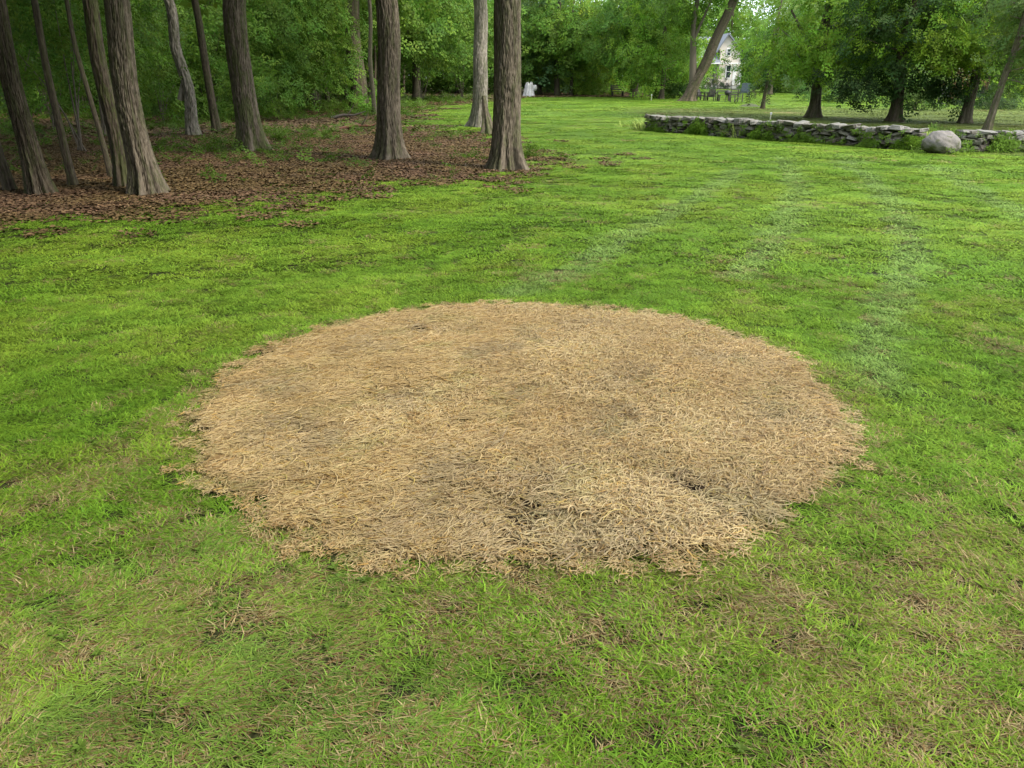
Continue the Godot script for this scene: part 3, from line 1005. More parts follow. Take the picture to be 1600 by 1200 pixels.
	# the leaning tree with two stems
	tree("leaning_tree", "dark forked tree leaning hard toward the house", Vector2(13.1, -61.2), {"r": 0.44, "h": 14.0, "bark": 0, "segs": 60, "hi": 4.0, "amp": 0.03, "flare": 0.75, "lean": Vector2(5.6, 0.5), "seed": 141, "stems": [[[Vector3(0.35, 1.2, 0), Vector3(0.2, 3.0, -0.1), Vector3(0.05, 5.2, -0.2), Vector3(0.4, 8.5, -0.3)], 0.3, 0.12], [[Vector3(0.15, 4.2, -0.1), Vector3(0.7, 5.6, 0.0), Vector3(1.3, 7.2, 0)], 0.12, 0.05]], "crown": [[Vector3(0.0, 8.6, 0), 3.0, 2.6, 44, 9, 2.0, Color(0.07, 0.14, 0.016)], [Vector3(-0.6, 5.4, -0.6), 1.3, 1.8, 12, 9, 1.6, Color(0.08, 0.16, 0.016)], [Vector3(6.5, 12.5, 0), 3.6, 2.6, 40, 9, 2.2, mid]], "limbs": 0})
	# beyond the stone wall
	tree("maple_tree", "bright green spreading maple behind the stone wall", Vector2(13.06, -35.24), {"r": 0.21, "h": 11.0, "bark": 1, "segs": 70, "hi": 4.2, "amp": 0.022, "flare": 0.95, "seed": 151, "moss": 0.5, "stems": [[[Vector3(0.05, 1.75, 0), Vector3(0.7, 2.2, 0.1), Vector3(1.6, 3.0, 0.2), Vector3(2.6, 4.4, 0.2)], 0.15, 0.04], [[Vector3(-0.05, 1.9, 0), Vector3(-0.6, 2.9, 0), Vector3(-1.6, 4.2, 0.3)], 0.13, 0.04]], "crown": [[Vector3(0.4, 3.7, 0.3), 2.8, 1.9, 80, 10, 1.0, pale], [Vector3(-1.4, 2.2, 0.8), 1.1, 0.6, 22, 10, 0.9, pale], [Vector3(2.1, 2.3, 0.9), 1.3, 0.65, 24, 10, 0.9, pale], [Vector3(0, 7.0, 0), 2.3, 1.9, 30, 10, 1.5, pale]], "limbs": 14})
	tree("shade_dark_tree", "dense tree painted shade-dark with drooping boughs behind the stone wall", Vector2(15.07, -32.0), {"r": 0.2, "h": 11.0, "bark": 0, "segs": 60, "hi": 2.0, "amp": 0.02, "flare": 0.8, "seed": 161, "crown": [[Vector3(0, 4.4, 0), 2.0, 2.8, 84, 10, 1.15, Color(0.048, 0.1, 0.022)], [Vector3(-1.5, 1.5, 0.2), 0.9, 0.5, 22, 9, 0.9, Color(0.025, 0.055, 0.012)], [Vector3(1.3, 1.3, 0.4), 0.8, 0.5, 20, 9, 0.9, Color(0.03, 0.07, 0.014)]], "limbs": 12})  # backlit, dense look painted into the leaf colours, darkest on the drooping boughs
	tree("maple_tree", "grey trunk with lime green boughs hanging over the dark tree", Vector2(17.15, -30.7), {"r": 0.165, "h": 12.0, "bark": 1, "segs": 60, "hi": 4.2, "amp": 0.018, "flare": 0.7, "seed": 171, "lean": Vector2(0.4, 0), "stems": [[[Vector3(0.05, 2.6, 0), Vector3(0.9, 3.6, 0), Vector3(1.6, 5.4, 0)], 0.1, 0.04]], "crown": [[Vector3(-1.3, 2.7, 0.8), 1.1, 0.75, 34, 9, 0.9, Color(0.17, 0.29, 0.025)], [Vector3(0.5, 4.6, 0), 2.5, 2.4, 64, 9, 1.2, lighter_green]], "limbs": 12})
	tree("young_tree", "slim grey tree nearest the stone wall's mossy stretch", Vector2(15.4, -26.2), {"r": 0.1, "h": 8.0, "bark": 1, "segs": 40, "hi": 3.0, "amp": 0.012, "flare": 0.6, "seed": 181, "lean": Vector2(1.0, 0), "moss": 0.8, "crown": [[Vector3(0.9, 3.1, 0), 1.3, 1.4, 40, 9, 0.85, Color(0.11, 0.18, 0.045)], [Vector3(0.9, 5.4, 0), 1.2, 1.5, 20, 9, 1.1, Color(0.11, 0.18, 0.045)]], "limbs": 12})
	tree("young_tree", "dark thin trunk at the last visible edge beyond the slim grey tree", Vector2(18.9, -29.6), {"r": 0.1, "h": 9.0, "bark": 0, "segs": 24, "seed": 183, "crown": [[Vector3(-0.2, 3.2, 0), 1.8, 2.1, 50, 9, 1.0, Color(0.1, 0.18, 0.035)]], "limbs": 10})
	tree("young_tree", "thin dark conifer with drooping dead twigs on the lawn past the wall", Vector2(14.03, -45.7), {"r": 0.1, "h": 4.2, "bark": 3, "segs": 20, "seed": 185, "lean": Vector2(0.15, 0), "crown": [[Vector3(0.1, 2.2, 0), 0.6, 0.9, 12, 8, 1.0, Color(0.03, 0.065, 0.015)], [Vector3(-0.2, 0.9, 0), 0.4, 0.3, 4, 5, 0.8, Color(0.04, 0.05, 0.02)]], "limbs": 9})
	tree("young_tree", "small grey tree halfway between the beige house and the bright maple", Vector2(27.2, -86.5), {"r": 0.2, "h": 9.0, "bark": 1, "seed": 187, "crown": [[Vector3(0.4, 5.2, 0), 1.7, 2.6, 30, 9, 1.6, Color(0.05, 0.11, 0.02)]], "limbs": 6})
	# trees far behind, closing the view
	var back_at := []
	var back := [[18.6, -99.0, 3.0], [31.8, -101.0, 3.0], [35.0, -95.0, 4.4], [41.0, -88.0, 4.4], [46.0, -80.0, 4.2], [47.0, -92.0, 4.6], [47.5, -152.0, 8.0], [37.5, -166.0, 8.0], [54.0, -86.0, 4.8], [60.0, -92.0, 5.0], [40.0, -104.0, 5.0], [39.5, -152.0, 6.5], [30.0, -158.0, 6.5], [22.0, -150.0, 6.5], [48.0, -140.0, 6.5], [58.0, -125.0, 6.5], [14.0, -115.0, 5.5], [5.0, -105.0, 5.0], [-2.0, -100.0, 5.0], [-9.0, -98.0, 5.0], [68.0, -110.0, 6.0], [76.0, -100.0, 6.0], [23.0, -120.0, 3.0], [41.5, -118.0, 4.0]]
	for k in back.size():
		var b: Array = back[k]
		var s: float = b[2]
		var c := [lighter_green, pale, Color(0.12, 0.23, 0.03), Color(0.16, 0.26, 0.06)]
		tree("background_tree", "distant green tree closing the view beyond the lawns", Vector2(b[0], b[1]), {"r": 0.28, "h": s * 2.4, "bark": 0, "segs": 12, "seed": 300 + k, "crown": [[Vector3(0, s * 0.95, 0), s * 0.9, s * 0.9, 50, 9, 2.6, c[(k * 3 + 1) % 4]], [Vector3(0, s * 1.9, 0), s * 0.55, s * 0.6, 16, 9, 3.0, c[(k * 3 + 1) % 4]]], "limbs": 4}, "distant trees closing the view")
		back_at.append([get_child(get_child_count() - 1), Vector2(b[0], b[1])])
	name_by_place(made_at, [["the dim corner of the wood", -9.0], ["the black brown trunk", -0.6], ["the big ridged trunk", -0.463], ["the crooked pale trunk", -0.394], ["the root-flared trunk", -0.325], ["the massive dark trunk", -0.187], ["the grey brown trunk", -0.152], ["the pale grey trunk", -0.04], ["the nearest dark trunk", -0.008], ["the pale stump", 0.03]], "wood trunk")
	name_by_place(back_at, [["the nearest dark trunk", -9.0], ["the pale stump", 0.02], ["the yellow green tree", 0.1], ["the leaning trunk", 0.2], ["the beige house", 0.25], ["the bright maple", 0.37], ["the shade-dark tree", 0.47], ["the lime-boughed trunk", 0.56], ["the slim grey tree", 0.6], ["the lawn's open end", 9.0]], "distant green tree")
	# a far wood that reads as one mass
	var bt := Batch.new()
	for k in 5200:
		var an := r.randf_range(-0.95, 0.95)
		var d := r.randf_range(165.0, 200.0)
		var y := r.randf_range(0.0, 1.0)
		var top := 20.0 + 4.0 * fuzz(an * 9.0, 0.0, 0.0)
		var f := Vector3(-sin(an) + r.randfn(0, 0.4), 0.9, cos(an) + r.randfn(0, 0.4)).normalized()
		var x := Vector3(r.randfn(), -0.3, r.randfn()).normalized()
		var z := x.cross(f).normalized()
		x = f.cross(z)
		bt.put(Transform3D(Basis(x, f, z) * r.randf_range(5.0, 8.0), Vector3(sin(an) * d, y * top, -cos(an) * d)), mid.lerp(lighter_green, r.randf()))
	# the wood's own depth: leaves upon leaves behind the trunks that can be told apart
	for k in 9000:
		var x := r.randf_range(-105.0, -6.0)
		var z := r.randf_range(-104.0, -64.0) if k % 2 else r.randf_range(-75.0, 22.0)
		if k % 2 == 0:
			x = r.randf_range(-95.0, -26.0)
			if x / minf(z, -0.1) < 0.95 and z < -1.0 or z > -1.0 and x > -30.0:
				continue
		elif x / z < -0.0 or x > -14.0 and z > -84.0:
			continue
		var f := Vector3(r.randfn(0, 0.8), 0.9, r.randfn(0, 0.8)).normalized()
		var xx := Vector3(r.randfn(), -0.3, r.randfn()).normalized()
		var zz := xx.cross(f).normalized()
		xx = f.cross(zz)
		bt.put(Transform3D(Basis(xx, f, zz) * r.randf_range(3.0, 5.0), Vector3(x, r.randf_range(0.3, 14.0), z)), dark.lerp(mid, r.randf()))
	var fw := bt.node(sprays[1], "distant_wood", M.leaf)
	add_child(fw)
	tag(fw, "far-off mass of green woodland behind everything", "wood", "", "stuff")


func name_by_place(list: Array, marks: Array, what: String) -> void:
	# a label for each of many like trees: between which landmarks it shows, and how deep it stands there
	var ranks := ["nearest", "second nearest", "third nearest", "fourth nearest", "fifth nearest", "sixth nearest", "seventh nearest", "eighth nearest", "ninth nearest", "tenth nearest", "eleventh nearest", "twelfth nearest", "thirteenth nearest", "fourteenth nearest", "fifteenth nearest", "sixteenth nearest", "seventeenth nearest", "eighteenth nearest", "nineteenth nearest", "twentieth nearest"]
	list.sort_custom(func(a, b): return a[1].length() < b[1].length())
	var seen := {}
	for e in list:
		var q: float = e[1].x / -e[1].y
		if q < -0.72:
			e[0].set_meta("label", "dim trunk standing past the dark corner of the wood")
			e[0].set_meta("group", "trunks past the dark corner")
			continue
		var k := 0
		while k < marks.size() - 2 and q > marks[k + 1][1]:
			k += 1
		var n: int = seen.get(k, 0)
		seen[k] = n + 1
		var rank: String = ranks[n] if n < ranks.size() else "very farthest"
		e[0].set_meta("label", "%s %s between %s and %s" % [rank, what, marks[k][0], marks[k + 1][0]])


func build_understory() -> void:
	var leafy := Color(0.105, 0.2, 0.025)
	var list := [
		[-9.98, -18.54, 1.4, 2.6, 1.5, 44, 0.85, leafy, "dark leafy sapling between the black brown trunk and the ridged trunk"],
		[-12.7, -21.0, 1.9, 2.6, 1.7, 44, 1.0, leafy, "dark leafy sapling in the gloomiest end of the wood"],
		[-11.8, -23.3, 1.5, 3.0, 1.6, 44, 1.0, leafy, "dark bushy sapling just behind the big ridged trunk"],
		[-14.8, -26.2, 2.0, 2.6, 2.0, 44, 1.2, leafy, "broad dark understory bush behind the thin stems"],
		[-12.86, -29.84, 1.8, 2.2, 2.0, 56, 1.1, leafy, "green leafy bush showing past the big ridged trunk"],
		[-12.85, -34.67, 2.2, 3.2, 2.8, 60, 1.3, leafy, "tall shaded bush behind the crooked pale trunk"],
		[-10.69, -37.2, 2.1, 3.4, 3.0, 96, 1.15, leafy, "tall sunlit leafy young maple beside the root-flared trunk"],
		[-9.7, -40.6, 1.7, 4.2, 3.0, 70, 1.2, leafy, "sunlit young maple farther back beside the massive dark trunk"],
		[-12.4, -45.7, 2.0, 4.0, 3.2, 60, 1.4, leafy, "shaded bush behind the sunlit young maples"],
		[-10.3, -32.1, 1.2, 1.2, 0.9, 26, 0.9, leafy, "low green bush behind the root-flared trunk"],
		[-6.35, -57.9, 3.0, 5.4, 3.2, 60, 1.8, leafy, "green bough tree between the grey brown trunk and the pale trunk"],
		[-4.0, -66.0, 2.6, 5.6, 3.4, 56, 1.9, leafy, "light green tree right behind the pale grey trunk"],
		[-9.2, -63.0, 2.8, 5.4, 3.4, 56, 1.9, leafy, "green tree behind the grey brown trunk, nearer the wood"],
		[1.0, -80.0, 2.6, 5.6, 4.2, 56, 2.0, leafy, "green tree behind the nearest dark trunk"],
		[-16.0, -38.0, 2.6, 3.4, 3.0, 56, 1.5, leafy, "deep green bush far inside the wood, nearest its dark end"],
		[-21.0, -40.0, 3.0, 3.4, 3.2, 56, 1.6, leafy, "very dark bush far inside the wood behind the black brown trunk"],
		[-26.0, -42.0, 3.0, 3.4, 3.2, 50, 1.7, leafy, "very dark bush deep at the wood's dim end"],
		[-17.0, -52.0, 3.4, 4.2, 3.8, 60, 2.0, leafy, "dark tall thicket at the back of the wood"],
		[-24.0, -56.0, 4.0, 4.2, 3.8, 60, 2.2, leafy, "dark broad thicket at the back of the wood's dim end"],
		[-33.0, -58.0, 4.0, 4.2, 3.8, 60, 2.2, leafy, "dark thicket farthest into the wood's dim end"],
		[-15.0, -66.0, 3.6, 5.0, 4.4, 60, 2.2, leafy, "green thicket behind the massive dark trunk"],
		[-20.5, -31.0, 2.2, 3.2, 2.6, 44, 1.4, leafy, "dim sapling among the thin stems of the wood's corner"],
		[-17.0, -22.5, 2.0, 3.0, 2.4, 40, 1.1, leafy, "dim sapling at the outer edge of the wood's corner"],
		[36.6, -70.0, 1.6, 0.9, 0.8, 22, 1.6, Color(0.16, 0.09, 0.05), "reddish brown bush behind the grey trunk with lime green boughs"],
		[28.6, -50.0, 0.9, 0.35, 0.35, 16, 1.0, Color(0.03, 0.06, 0.025), "low dark shrub on the grass past the grey trunk with lime boughs"],
		[26.9, -45.7, 1.0, 0.4, 0.4, 16, 1.0, Color(0.045, 0.085, 0.02), "low green shrub seen behind the slim grey tree"],
		[21.7, -43.9, 0.9, 0.7, 0.55, 16, 0.9, Color(0.06, 0.11, 0.02), "small leafy shrub under the shade-dark tree"],
		[24.0, -60.0, 2.4, 0.9, 0.8, 26, 1.5, Color(0.1, 0.18, 0.04), "pale green bush on the sunny grass behind the bright maple"],
		[33.0, -68.0, 2.8, 1.4, 1.2, 30, 1.6, Color(0.09, 0.17, 0.03), "wide green bush at the far side of the sunny grass"],
		[7.6, -79.5, 1.5, 0.6, 0.5, 20, 1.4, Color(0.1, 0.19, 0.02), "bright low bush under the yellow green tree"],
		[13.9, -70.0, 1.2, 0.9, 0.8, 20, 1.4, Color(0.05, 0.11, 0.015), "dark low bush behind the leaning trunk's foot"],
	]
	for k in list.size():
		var e: Array = list[k]
		shrub("understory_bush" if k < 23 else "garden_bush", e[8], Vector2(e[0], e[1]), [[Vector3(0, e[3], 0), e[2], e[4], e[5] * 3 / 5 if e[0] < -0.41 * -e[1] else e[5], 10 if e[0] > -0.41 * -e[1] else 8, e[6], e[7]]], 400 + k, 6, "leafy bushes of the wood" if k < 23 else "", "bush")

	# seedlings, ferns and low greenery on the forest floor: one mass
	var b := Batch.new()
	for k in 26000:
		var d := pow(rng.randf(), 0.7) * 60.0 + 12.0
		var x := rng.randf_range(-1.0, 0.08) * d
		var z := -d
		if not litter(x, z):
			continue
		var dens := fuzz(x * 0.22, 12.0, z * 0.22) + 0.4 * fuzz(x * 0.9, 13.0, z * 0.9) + 0.35 * smoothstep(22.0, 45.0, d) + 0.02
		if dens < 0.0 or rng.randf() > dens * 2.0 or d < 16.0 and rng.randf() < 0.7:
			continue
		var f := Vector3(rng.randfn(0, 0.5), 1, rng.randfn(0, 0.5)).normalized()
		var xx := Vector3(rng.randfn(), 0.4, rng.randfn()).normalized()
		var zz := xx.cross(f).normalized()
		xx = f.cross(zz)
		var s := rng.randf_range(0.35, 0.8) * (1.0 if d < 35 else 1.5)
		b.put(Transform3D(Basis(xx, f, zz) * s, Vector3(x, rng.randf_range(0.02, 0.22) * s + 0.02, z)), Color(0.09, 0.165, 0.02) * rng.randf_range(0.55, 1.25))
	var g := b.node(sprays[2], "ground_cover", M.leaf)
	add_child(g)
	tag(g, "low green seedlings growing through the forest leaf litter", "ground cover", "", "stuff")
	# tall weeds behind the top of the stone walls: one fringe
	b = Batch.new()
	var tall := blade_patch(0.25, 26, 0.25, 0.55, 0.012, 0.1, 0.15, 1.0)
	for run in [[Vector2(4.2, -27.0), Vector2(9.9, -19.5)], [Vector2(9.9, -19.5), Vector2(15.5, -18.9)]]:
		for k in 460:
			var t := rng.randf()
			var p: Vector2 = run[0].lerp(run[1], t) + Vector2(rng.randfn(0.2, 0.25), rng.randfn(-0.3, 0.35))
			if fuzz(p.x * 1.1, 5.0, p.y * 1.1) + rng.randf_range(-0.3, 0.3) < 0.0:
				continue
			b.put(Transform3D(Basis(Vector3.UP, rng.randf() * TAU).scaled(Vector3(1, rng.randf_range(1.2, 2.0), 1)), Vector3(p.x, 0, p.y)), Color(0.27, 0.35, 0.08) * rng.randf_range(0.7, 1.25))
	g = b.node(tall, "tall_grass", M.grass)
	add_child(g)
	tag(g, "tall seeding grass and weeds behind the stone walls", "tall grass", "", "stuff")
	# fallen branches on the leaves
	for e in [[Vector2(-6.9, -34.0), 0.5, "dark curved fallen branch on the leaves near the leafy sapling", 0], [Vector2(-4.9, -26.3), -0.1, "reddish rotten branch lying beside the grey brown trunk", 1]]:
		var f := base("fallen_branch", Vector3(e[0].x, 0.05, e[0].y), e[1])
		tag(f, e[2], "branch")
		rod(f, "branch_stem", plain(0.05, 0.038, 0.028) if e[3] == 0 else plain(0.14, 0.06, 0.035), [Vector3(-0.7, 0.0, 0), Vector3(-0.2, 0.12, 0.05), Vector3(0.3, 0.1, -0.05), Vector3(0.8, 0.25, 0.1)], 0.07, 0.02)
		rod(f, "twig", M.bark_plain[0], [Vector3(0.0, 0.1, 0), Vector3(0.2, 0.35, 0.1), Vector3(0.3, 0.55, 0.15)], 0.03, 0.008)
		rod(f, "twig", M.bark_plain[0], [Vector3(0.35, 0.1, 0), Vector3(0.55, 0.1, -0.3)], 0.025, 0.008)


func build_furniture() -> void:
	# garden seats and such on the grass past the leaning tree
	for k in 2:
		var c := base("garden_chair", Vector3(14.55 + 0.55 * k, 0, -62.6 + 0.35 * k), [0.9, -0.5][k])
		tag(c, ["black slatted garden chair closest to the leaning tree's foot", "black slatted garden chair between its twin and the dark bench"][k], "chair", "black garden chairs past the leaning tree")
		seat_parts(c, M.dark_wood, 0.55, 0.4, 0.88)
	var t := base("garden_bench", Vector3(15.85, 0, -61.3), 0.1)
	tag(t, "black backless bench standing beside the black garden chairs", "bench")
	for k in 3:
		box(t, "seat_slat", M.dark_wood, Vector3(0.95, 0.04, 0.11), Vector3(0, 0.44, (k - 1) * 0.13))
	for s in [-1, 1]:
		for q in [-1, 1]:
			box(t, "leg", M.dark_wood, Vector3(0.07, 0.42, 0.07), Vector3(s * 0.38, 0.21, q * 0.14), Vector3(0, 0, s * 0.1))
	box(t, "back_rail", M.dark_wood, Vector3(0.95, 0.07, 0.035), Vector3(0, 0.72, -0.2))
	for s in [-1, 1]:
		box(t, "back_post", M.dark_wood, Vector3(0.06, 0.75, 0.05), Vector3(s * 0.44, 0.37, -0.2))
	# fire bowl on legs
	var f := base("fire_bowl", Vector3(15.6, 0, -59.4))
	tag(f, "round dark fire bowl on thin legs between bench and open-backed chair", "fire bowl")
	var m := MB.new()
	for r in 9:
		for c in 24:
			var a := PI * (0.08 + 0.9 * r / 8.0)
			var b := TAU * c / 24
			var d := Vector3(sin(a) * cos(b), -cos(a), sin(a) * sin(b))
			m.put(Vector3(0, 0.62, 0) + d * Vector3(0.22, 0.19, 0.22), d, Color.WHITE)
			if r:
				var e := (r - 1) * 24 + c
				var g := (r - 1) * 24 + (c + 1) % 24
				if c == 23:
					for j in 24:
						var p := (r - 1) * 24 + j
						var q := (r - 1) * 24 + (j + 1) % 24
						m.tri(p, q, p + 24)
						m.tri(q, q + 24, p + 24)
	m.c.clear()
	part(f, "bowl", m.mesh(), M.iron)
	rod(f, "rim", M.iron, [Vector3(-0.24, 0.63, 0), Vector3(0, 0.63, 0.24), Vector3(0.24, 0.63, 0), Vector3(0, 0.63, -0.24), Vector3(-0.24, 0.63, 0)], 0.014)
	for k in 3:
		var a := TAU * k / 3.0 + 0.4
		rod(f, "leg", M.iron, [Vector3(cos(a) * 0.12, 0.5, sin(a) * 0.12), Vector3(cos(a) * 0.26, -0.02, sin(a) * 0.26)], 0.013)
	# open chair of bars
	var c2 := base("open_chair", Vector3(15.95, 0, -58.2), 0.35)
	tag(c2, "open-backed dark wooden armchair standing alone past the fire bowl", "chair")
	for k in 3:
		box(c2, "back_rail", M.dark_wood, Vector3(0.6, 0.07, 0.035), Vector3(0, 0.5 + 0.17 * k, -0.27))
	for k in 4:
		box(c2, "seat_slat", M.dark_wood, Vector3(0.6, 0.03, 0.11), Vector3(0, 0.36, -0.2 + k * 0.13))
	for s in [-1, 1]:
		box(c2, "leg", M.dark_wood, Vector3(0.06, 0.9, 0.05), Vector3(s * 0.31, 0.44, -0.27))
		box(c2, "leg", M.dark_wood, Vector3(0.06, 0.55, 0.05), Vector3(s * 0.31, 0.27, 0.26))
		box(c2, "arm", M.dark_wood, Vector3(0.08, 0.03, 0.6), Vector3(s * 0.31, 0.57, 0))
	# tilted blue-grey chair by the small grey tree
	var c3 := base("reclining_chair", Vector3(21.6, 0, -76.5), -0.6)
	tag(c3, "blue grey reclining garden chair tilted back near the small grey tree", "chair")
	seat_parts(c3, M.slate, 0.8, 0.45, 1.25)
	# heap of clippings
	var hp := MB.new()
	for r in 8:
		for c in 28:
			var a := TAU * c / 28
			var k := r / 7.0
			var rr := (0.42 * k) * (1.0 + 0.25 * fuzz(cos(a) * 2, 3.0, sin(a) * 2))
			hp.put(Vector3(cos(a) * rr * 1.5, 0.2 * (1.0 - k * k) + 0.04 * fuzz(cos(a) * 4 * k, r, sin(a) * 4 * k) - 0.02, sin(a) * rr), Vector3.UP, Color.WHITE)
	for r in 7:
		for c in 28:
			var p := r * 28 + c
			var q := r * 28 + (c + 1) % 28
			hp.tri(p, q, p + 28)
			hp.tri(q, q + 28, p + 28)
	hp.c.clear()
	tag(part(self, "clippings_heap", hp.mesh(), plain(0.05, 0.06, 0.022, 0.95), Vector3(14.2, 0, -48.8)), "low dark heap of clippings on the grass by the dead-twigged conifer", "heap")
	# pale weathered stump at the far side of the lawn
	var st := base("weathered_stump", Vector3(1.6, 0, -76.2))
	tag(st, "pale grey weathered stump at the far side of the lawn", "stump")
	m = MB.new()
	for r in 15:
		for c in 40:
			var a := TAU * c / 40
			var y := -0.05 + 1.25 * r / 14.0
			var rr := 0.4 + 0.14 * fuzz(cos(a) * 1.6, y * 0.7, sin(a) * 1.6) + 0.05 * fuzz(cos(a) * 7, y * 1.2, sin(a) * 7) + 0.22 * exp(-maxf(y, 0.0) * 5.0) - (0.16 * pow(r / 14.0, 5.0))
			y *= 1.0 - 0.12 * fuzz(cos(a) * 2.5, 4.0, sin(a) * 2.5)
			var g := 0.42 * (1.0 + 0.3 * fuzz(cos(a) * 9, y * 1.5, sin(a) * 9))
			m.v.append(Vector3(cos(a) * rr, y, sin(a) * rr))
			m.c.append(Color(g, g * 0.97, g * 0.94))
	m.v.append(Vector3(0, 1.0, 0))
	m.c.append(Color(0.3, 0.28, 0.25))
	for r in 14:
		for c in 40:
			var p := r * 40 + c
			var q := r * 40 + (c + 1) % 40
			m.i.append_array(PackedInt32Array([p, p + 40, q, q, p + 40, q + 40]))
	for c in 40:
		m.i.append_array(PackedInt32Array([14 * 40 + c, m.v.size() - 1, 14 * 40 + (c + 1) % 40]))
	m.smooth()
	if m.n[40 * 5].x < 0:
		m.i.reverse()
		m.smooth()
	part(st, "stump_body", m.mesh(), M.grey_wood)
	part(st, "root_knob", block(Vector3(0.42, 0.5, 0.4), 0.14, 0.1), M.deck, Vector3(0.5, 0.75, 0.1), Vector3(0.2, 0.3, 0.3))
	# dark bench by the far trees
	var bn := base("garden_bench", Vector3(9.75, 0, -75.9), 0.2)
	tag(bn, "dark bench under the far trees in front of the grey trunk", "bench")
	for k in 3:
		box(bn, "seat_slat", M.dark_wood, Vector3(1.15, 0.05, 0.13), Vector3(0, 0.45, (k - 1) * 0.15))
		box(bn, "back_slat", M.dark_wood, Vector3(1.15, 0.1, 0.035), Vector3(0, 0.62 + 0.15 * k, -0.26), Vector3(-0.15, 0, 0))
	for s in [-1, 1]:
		box(bn, "leg", M.dark_wood, Vector3(0.08, 0.45, 0.4), Vector3(s * 0.5, 0.22, 0))
		box(bn, "back_post", M.dark_wood, Vector3(0.07, 0.6, 0.06), Vector3(s * 0.5, 0.7, -0.28), Vector3(-0.15, 0, 0))
		box(bn, "arm", M.dark_wood, Vector3(0.08, 0.04, 0.45), Vector3(s * 0.5, 0.7, -0.02))
	# covered grill in the shade
	var gr := base("grill_cart", Vector3(24.9, 0, -47.6), 0.3)
	tag(gr, "black grill cart with a lid in the shade beyond the shade-dark tree", "grill")
	box(gr, "firebox", M.iron, Vector3(0.75, 0.28, 0.5), Vector3(0, 0.72, 0))
	var lid := CylinderMesh.new()
	lid.top_radius = 0.25
	lid.bottom_radius = 0.25
	lid.height = 0.75
	part(gr, "lid", lid, M.iron, Vector3(0, 0.84, 0), Vector3(0, 0, PI / 2))
	for s in [-1, 1]:
		for q in [-1, 1]:
			box(gr, "leg", M.iron, Vector3(0.05, 0.6, 0.05), Vector3(s * 0.33, 0.3, q * 0.2))
	box(gr, "side_shelf", M.pale, Vector3(0.3, 0.03, 0.4), Vector3(-0.53, 0.8, 0))
	box(gr, "bottom_shelf", M.iron, Vector3(0.72, 0.03, 0.42), Vector3(0, 0.22, 0))
	# made-up cream box for a bright spot among the trees; two pale stakes
	var nb := base("made_up_box", Vector3(-19.8, 0, -32.0), 0.6)
	tag(nb, "made-up cream box on a post for a bright spot in the wood", "box")
	box(nb, "post", M.dark_wood, Vector3(0.09, 0.9, 0.09), Vector3(0, 0.45, 0))
	box(nb, "box_body", plain(0.62, 0.52, 0.27, 0.7), Vector3(0.2, 0.34, 0.2), Vector3(0, 1.05, 0))
	box(nb, "box_roof", M.pale, Vector3(0.28, 0.05, 0.28), Vector3(0, 1.25, 0.02), Vector3(0.2, 0, 0))
	for e in [[Vector3(10.5, 0, -33.0), 0.26, "short pale stake in the grass just behind the stone wall"], [Vector3(10.7, 0, -62.9), 0.4, "thin pale stake in the lawn before the far trees"]]:
		var s := base("garden_stake", e[0])
		tag(s, e[2], "stake")
		rod(s, "stake_rod", M.pale, [Vector3(0, -0.1, 0), Vector3(0.01, e[1], 0)], 0.028, 0.02)
		box(s, "stake_cap", M.trim, Vector3(0.07, 0.09, 0.07), Vector3(0.01, e[1], 0))


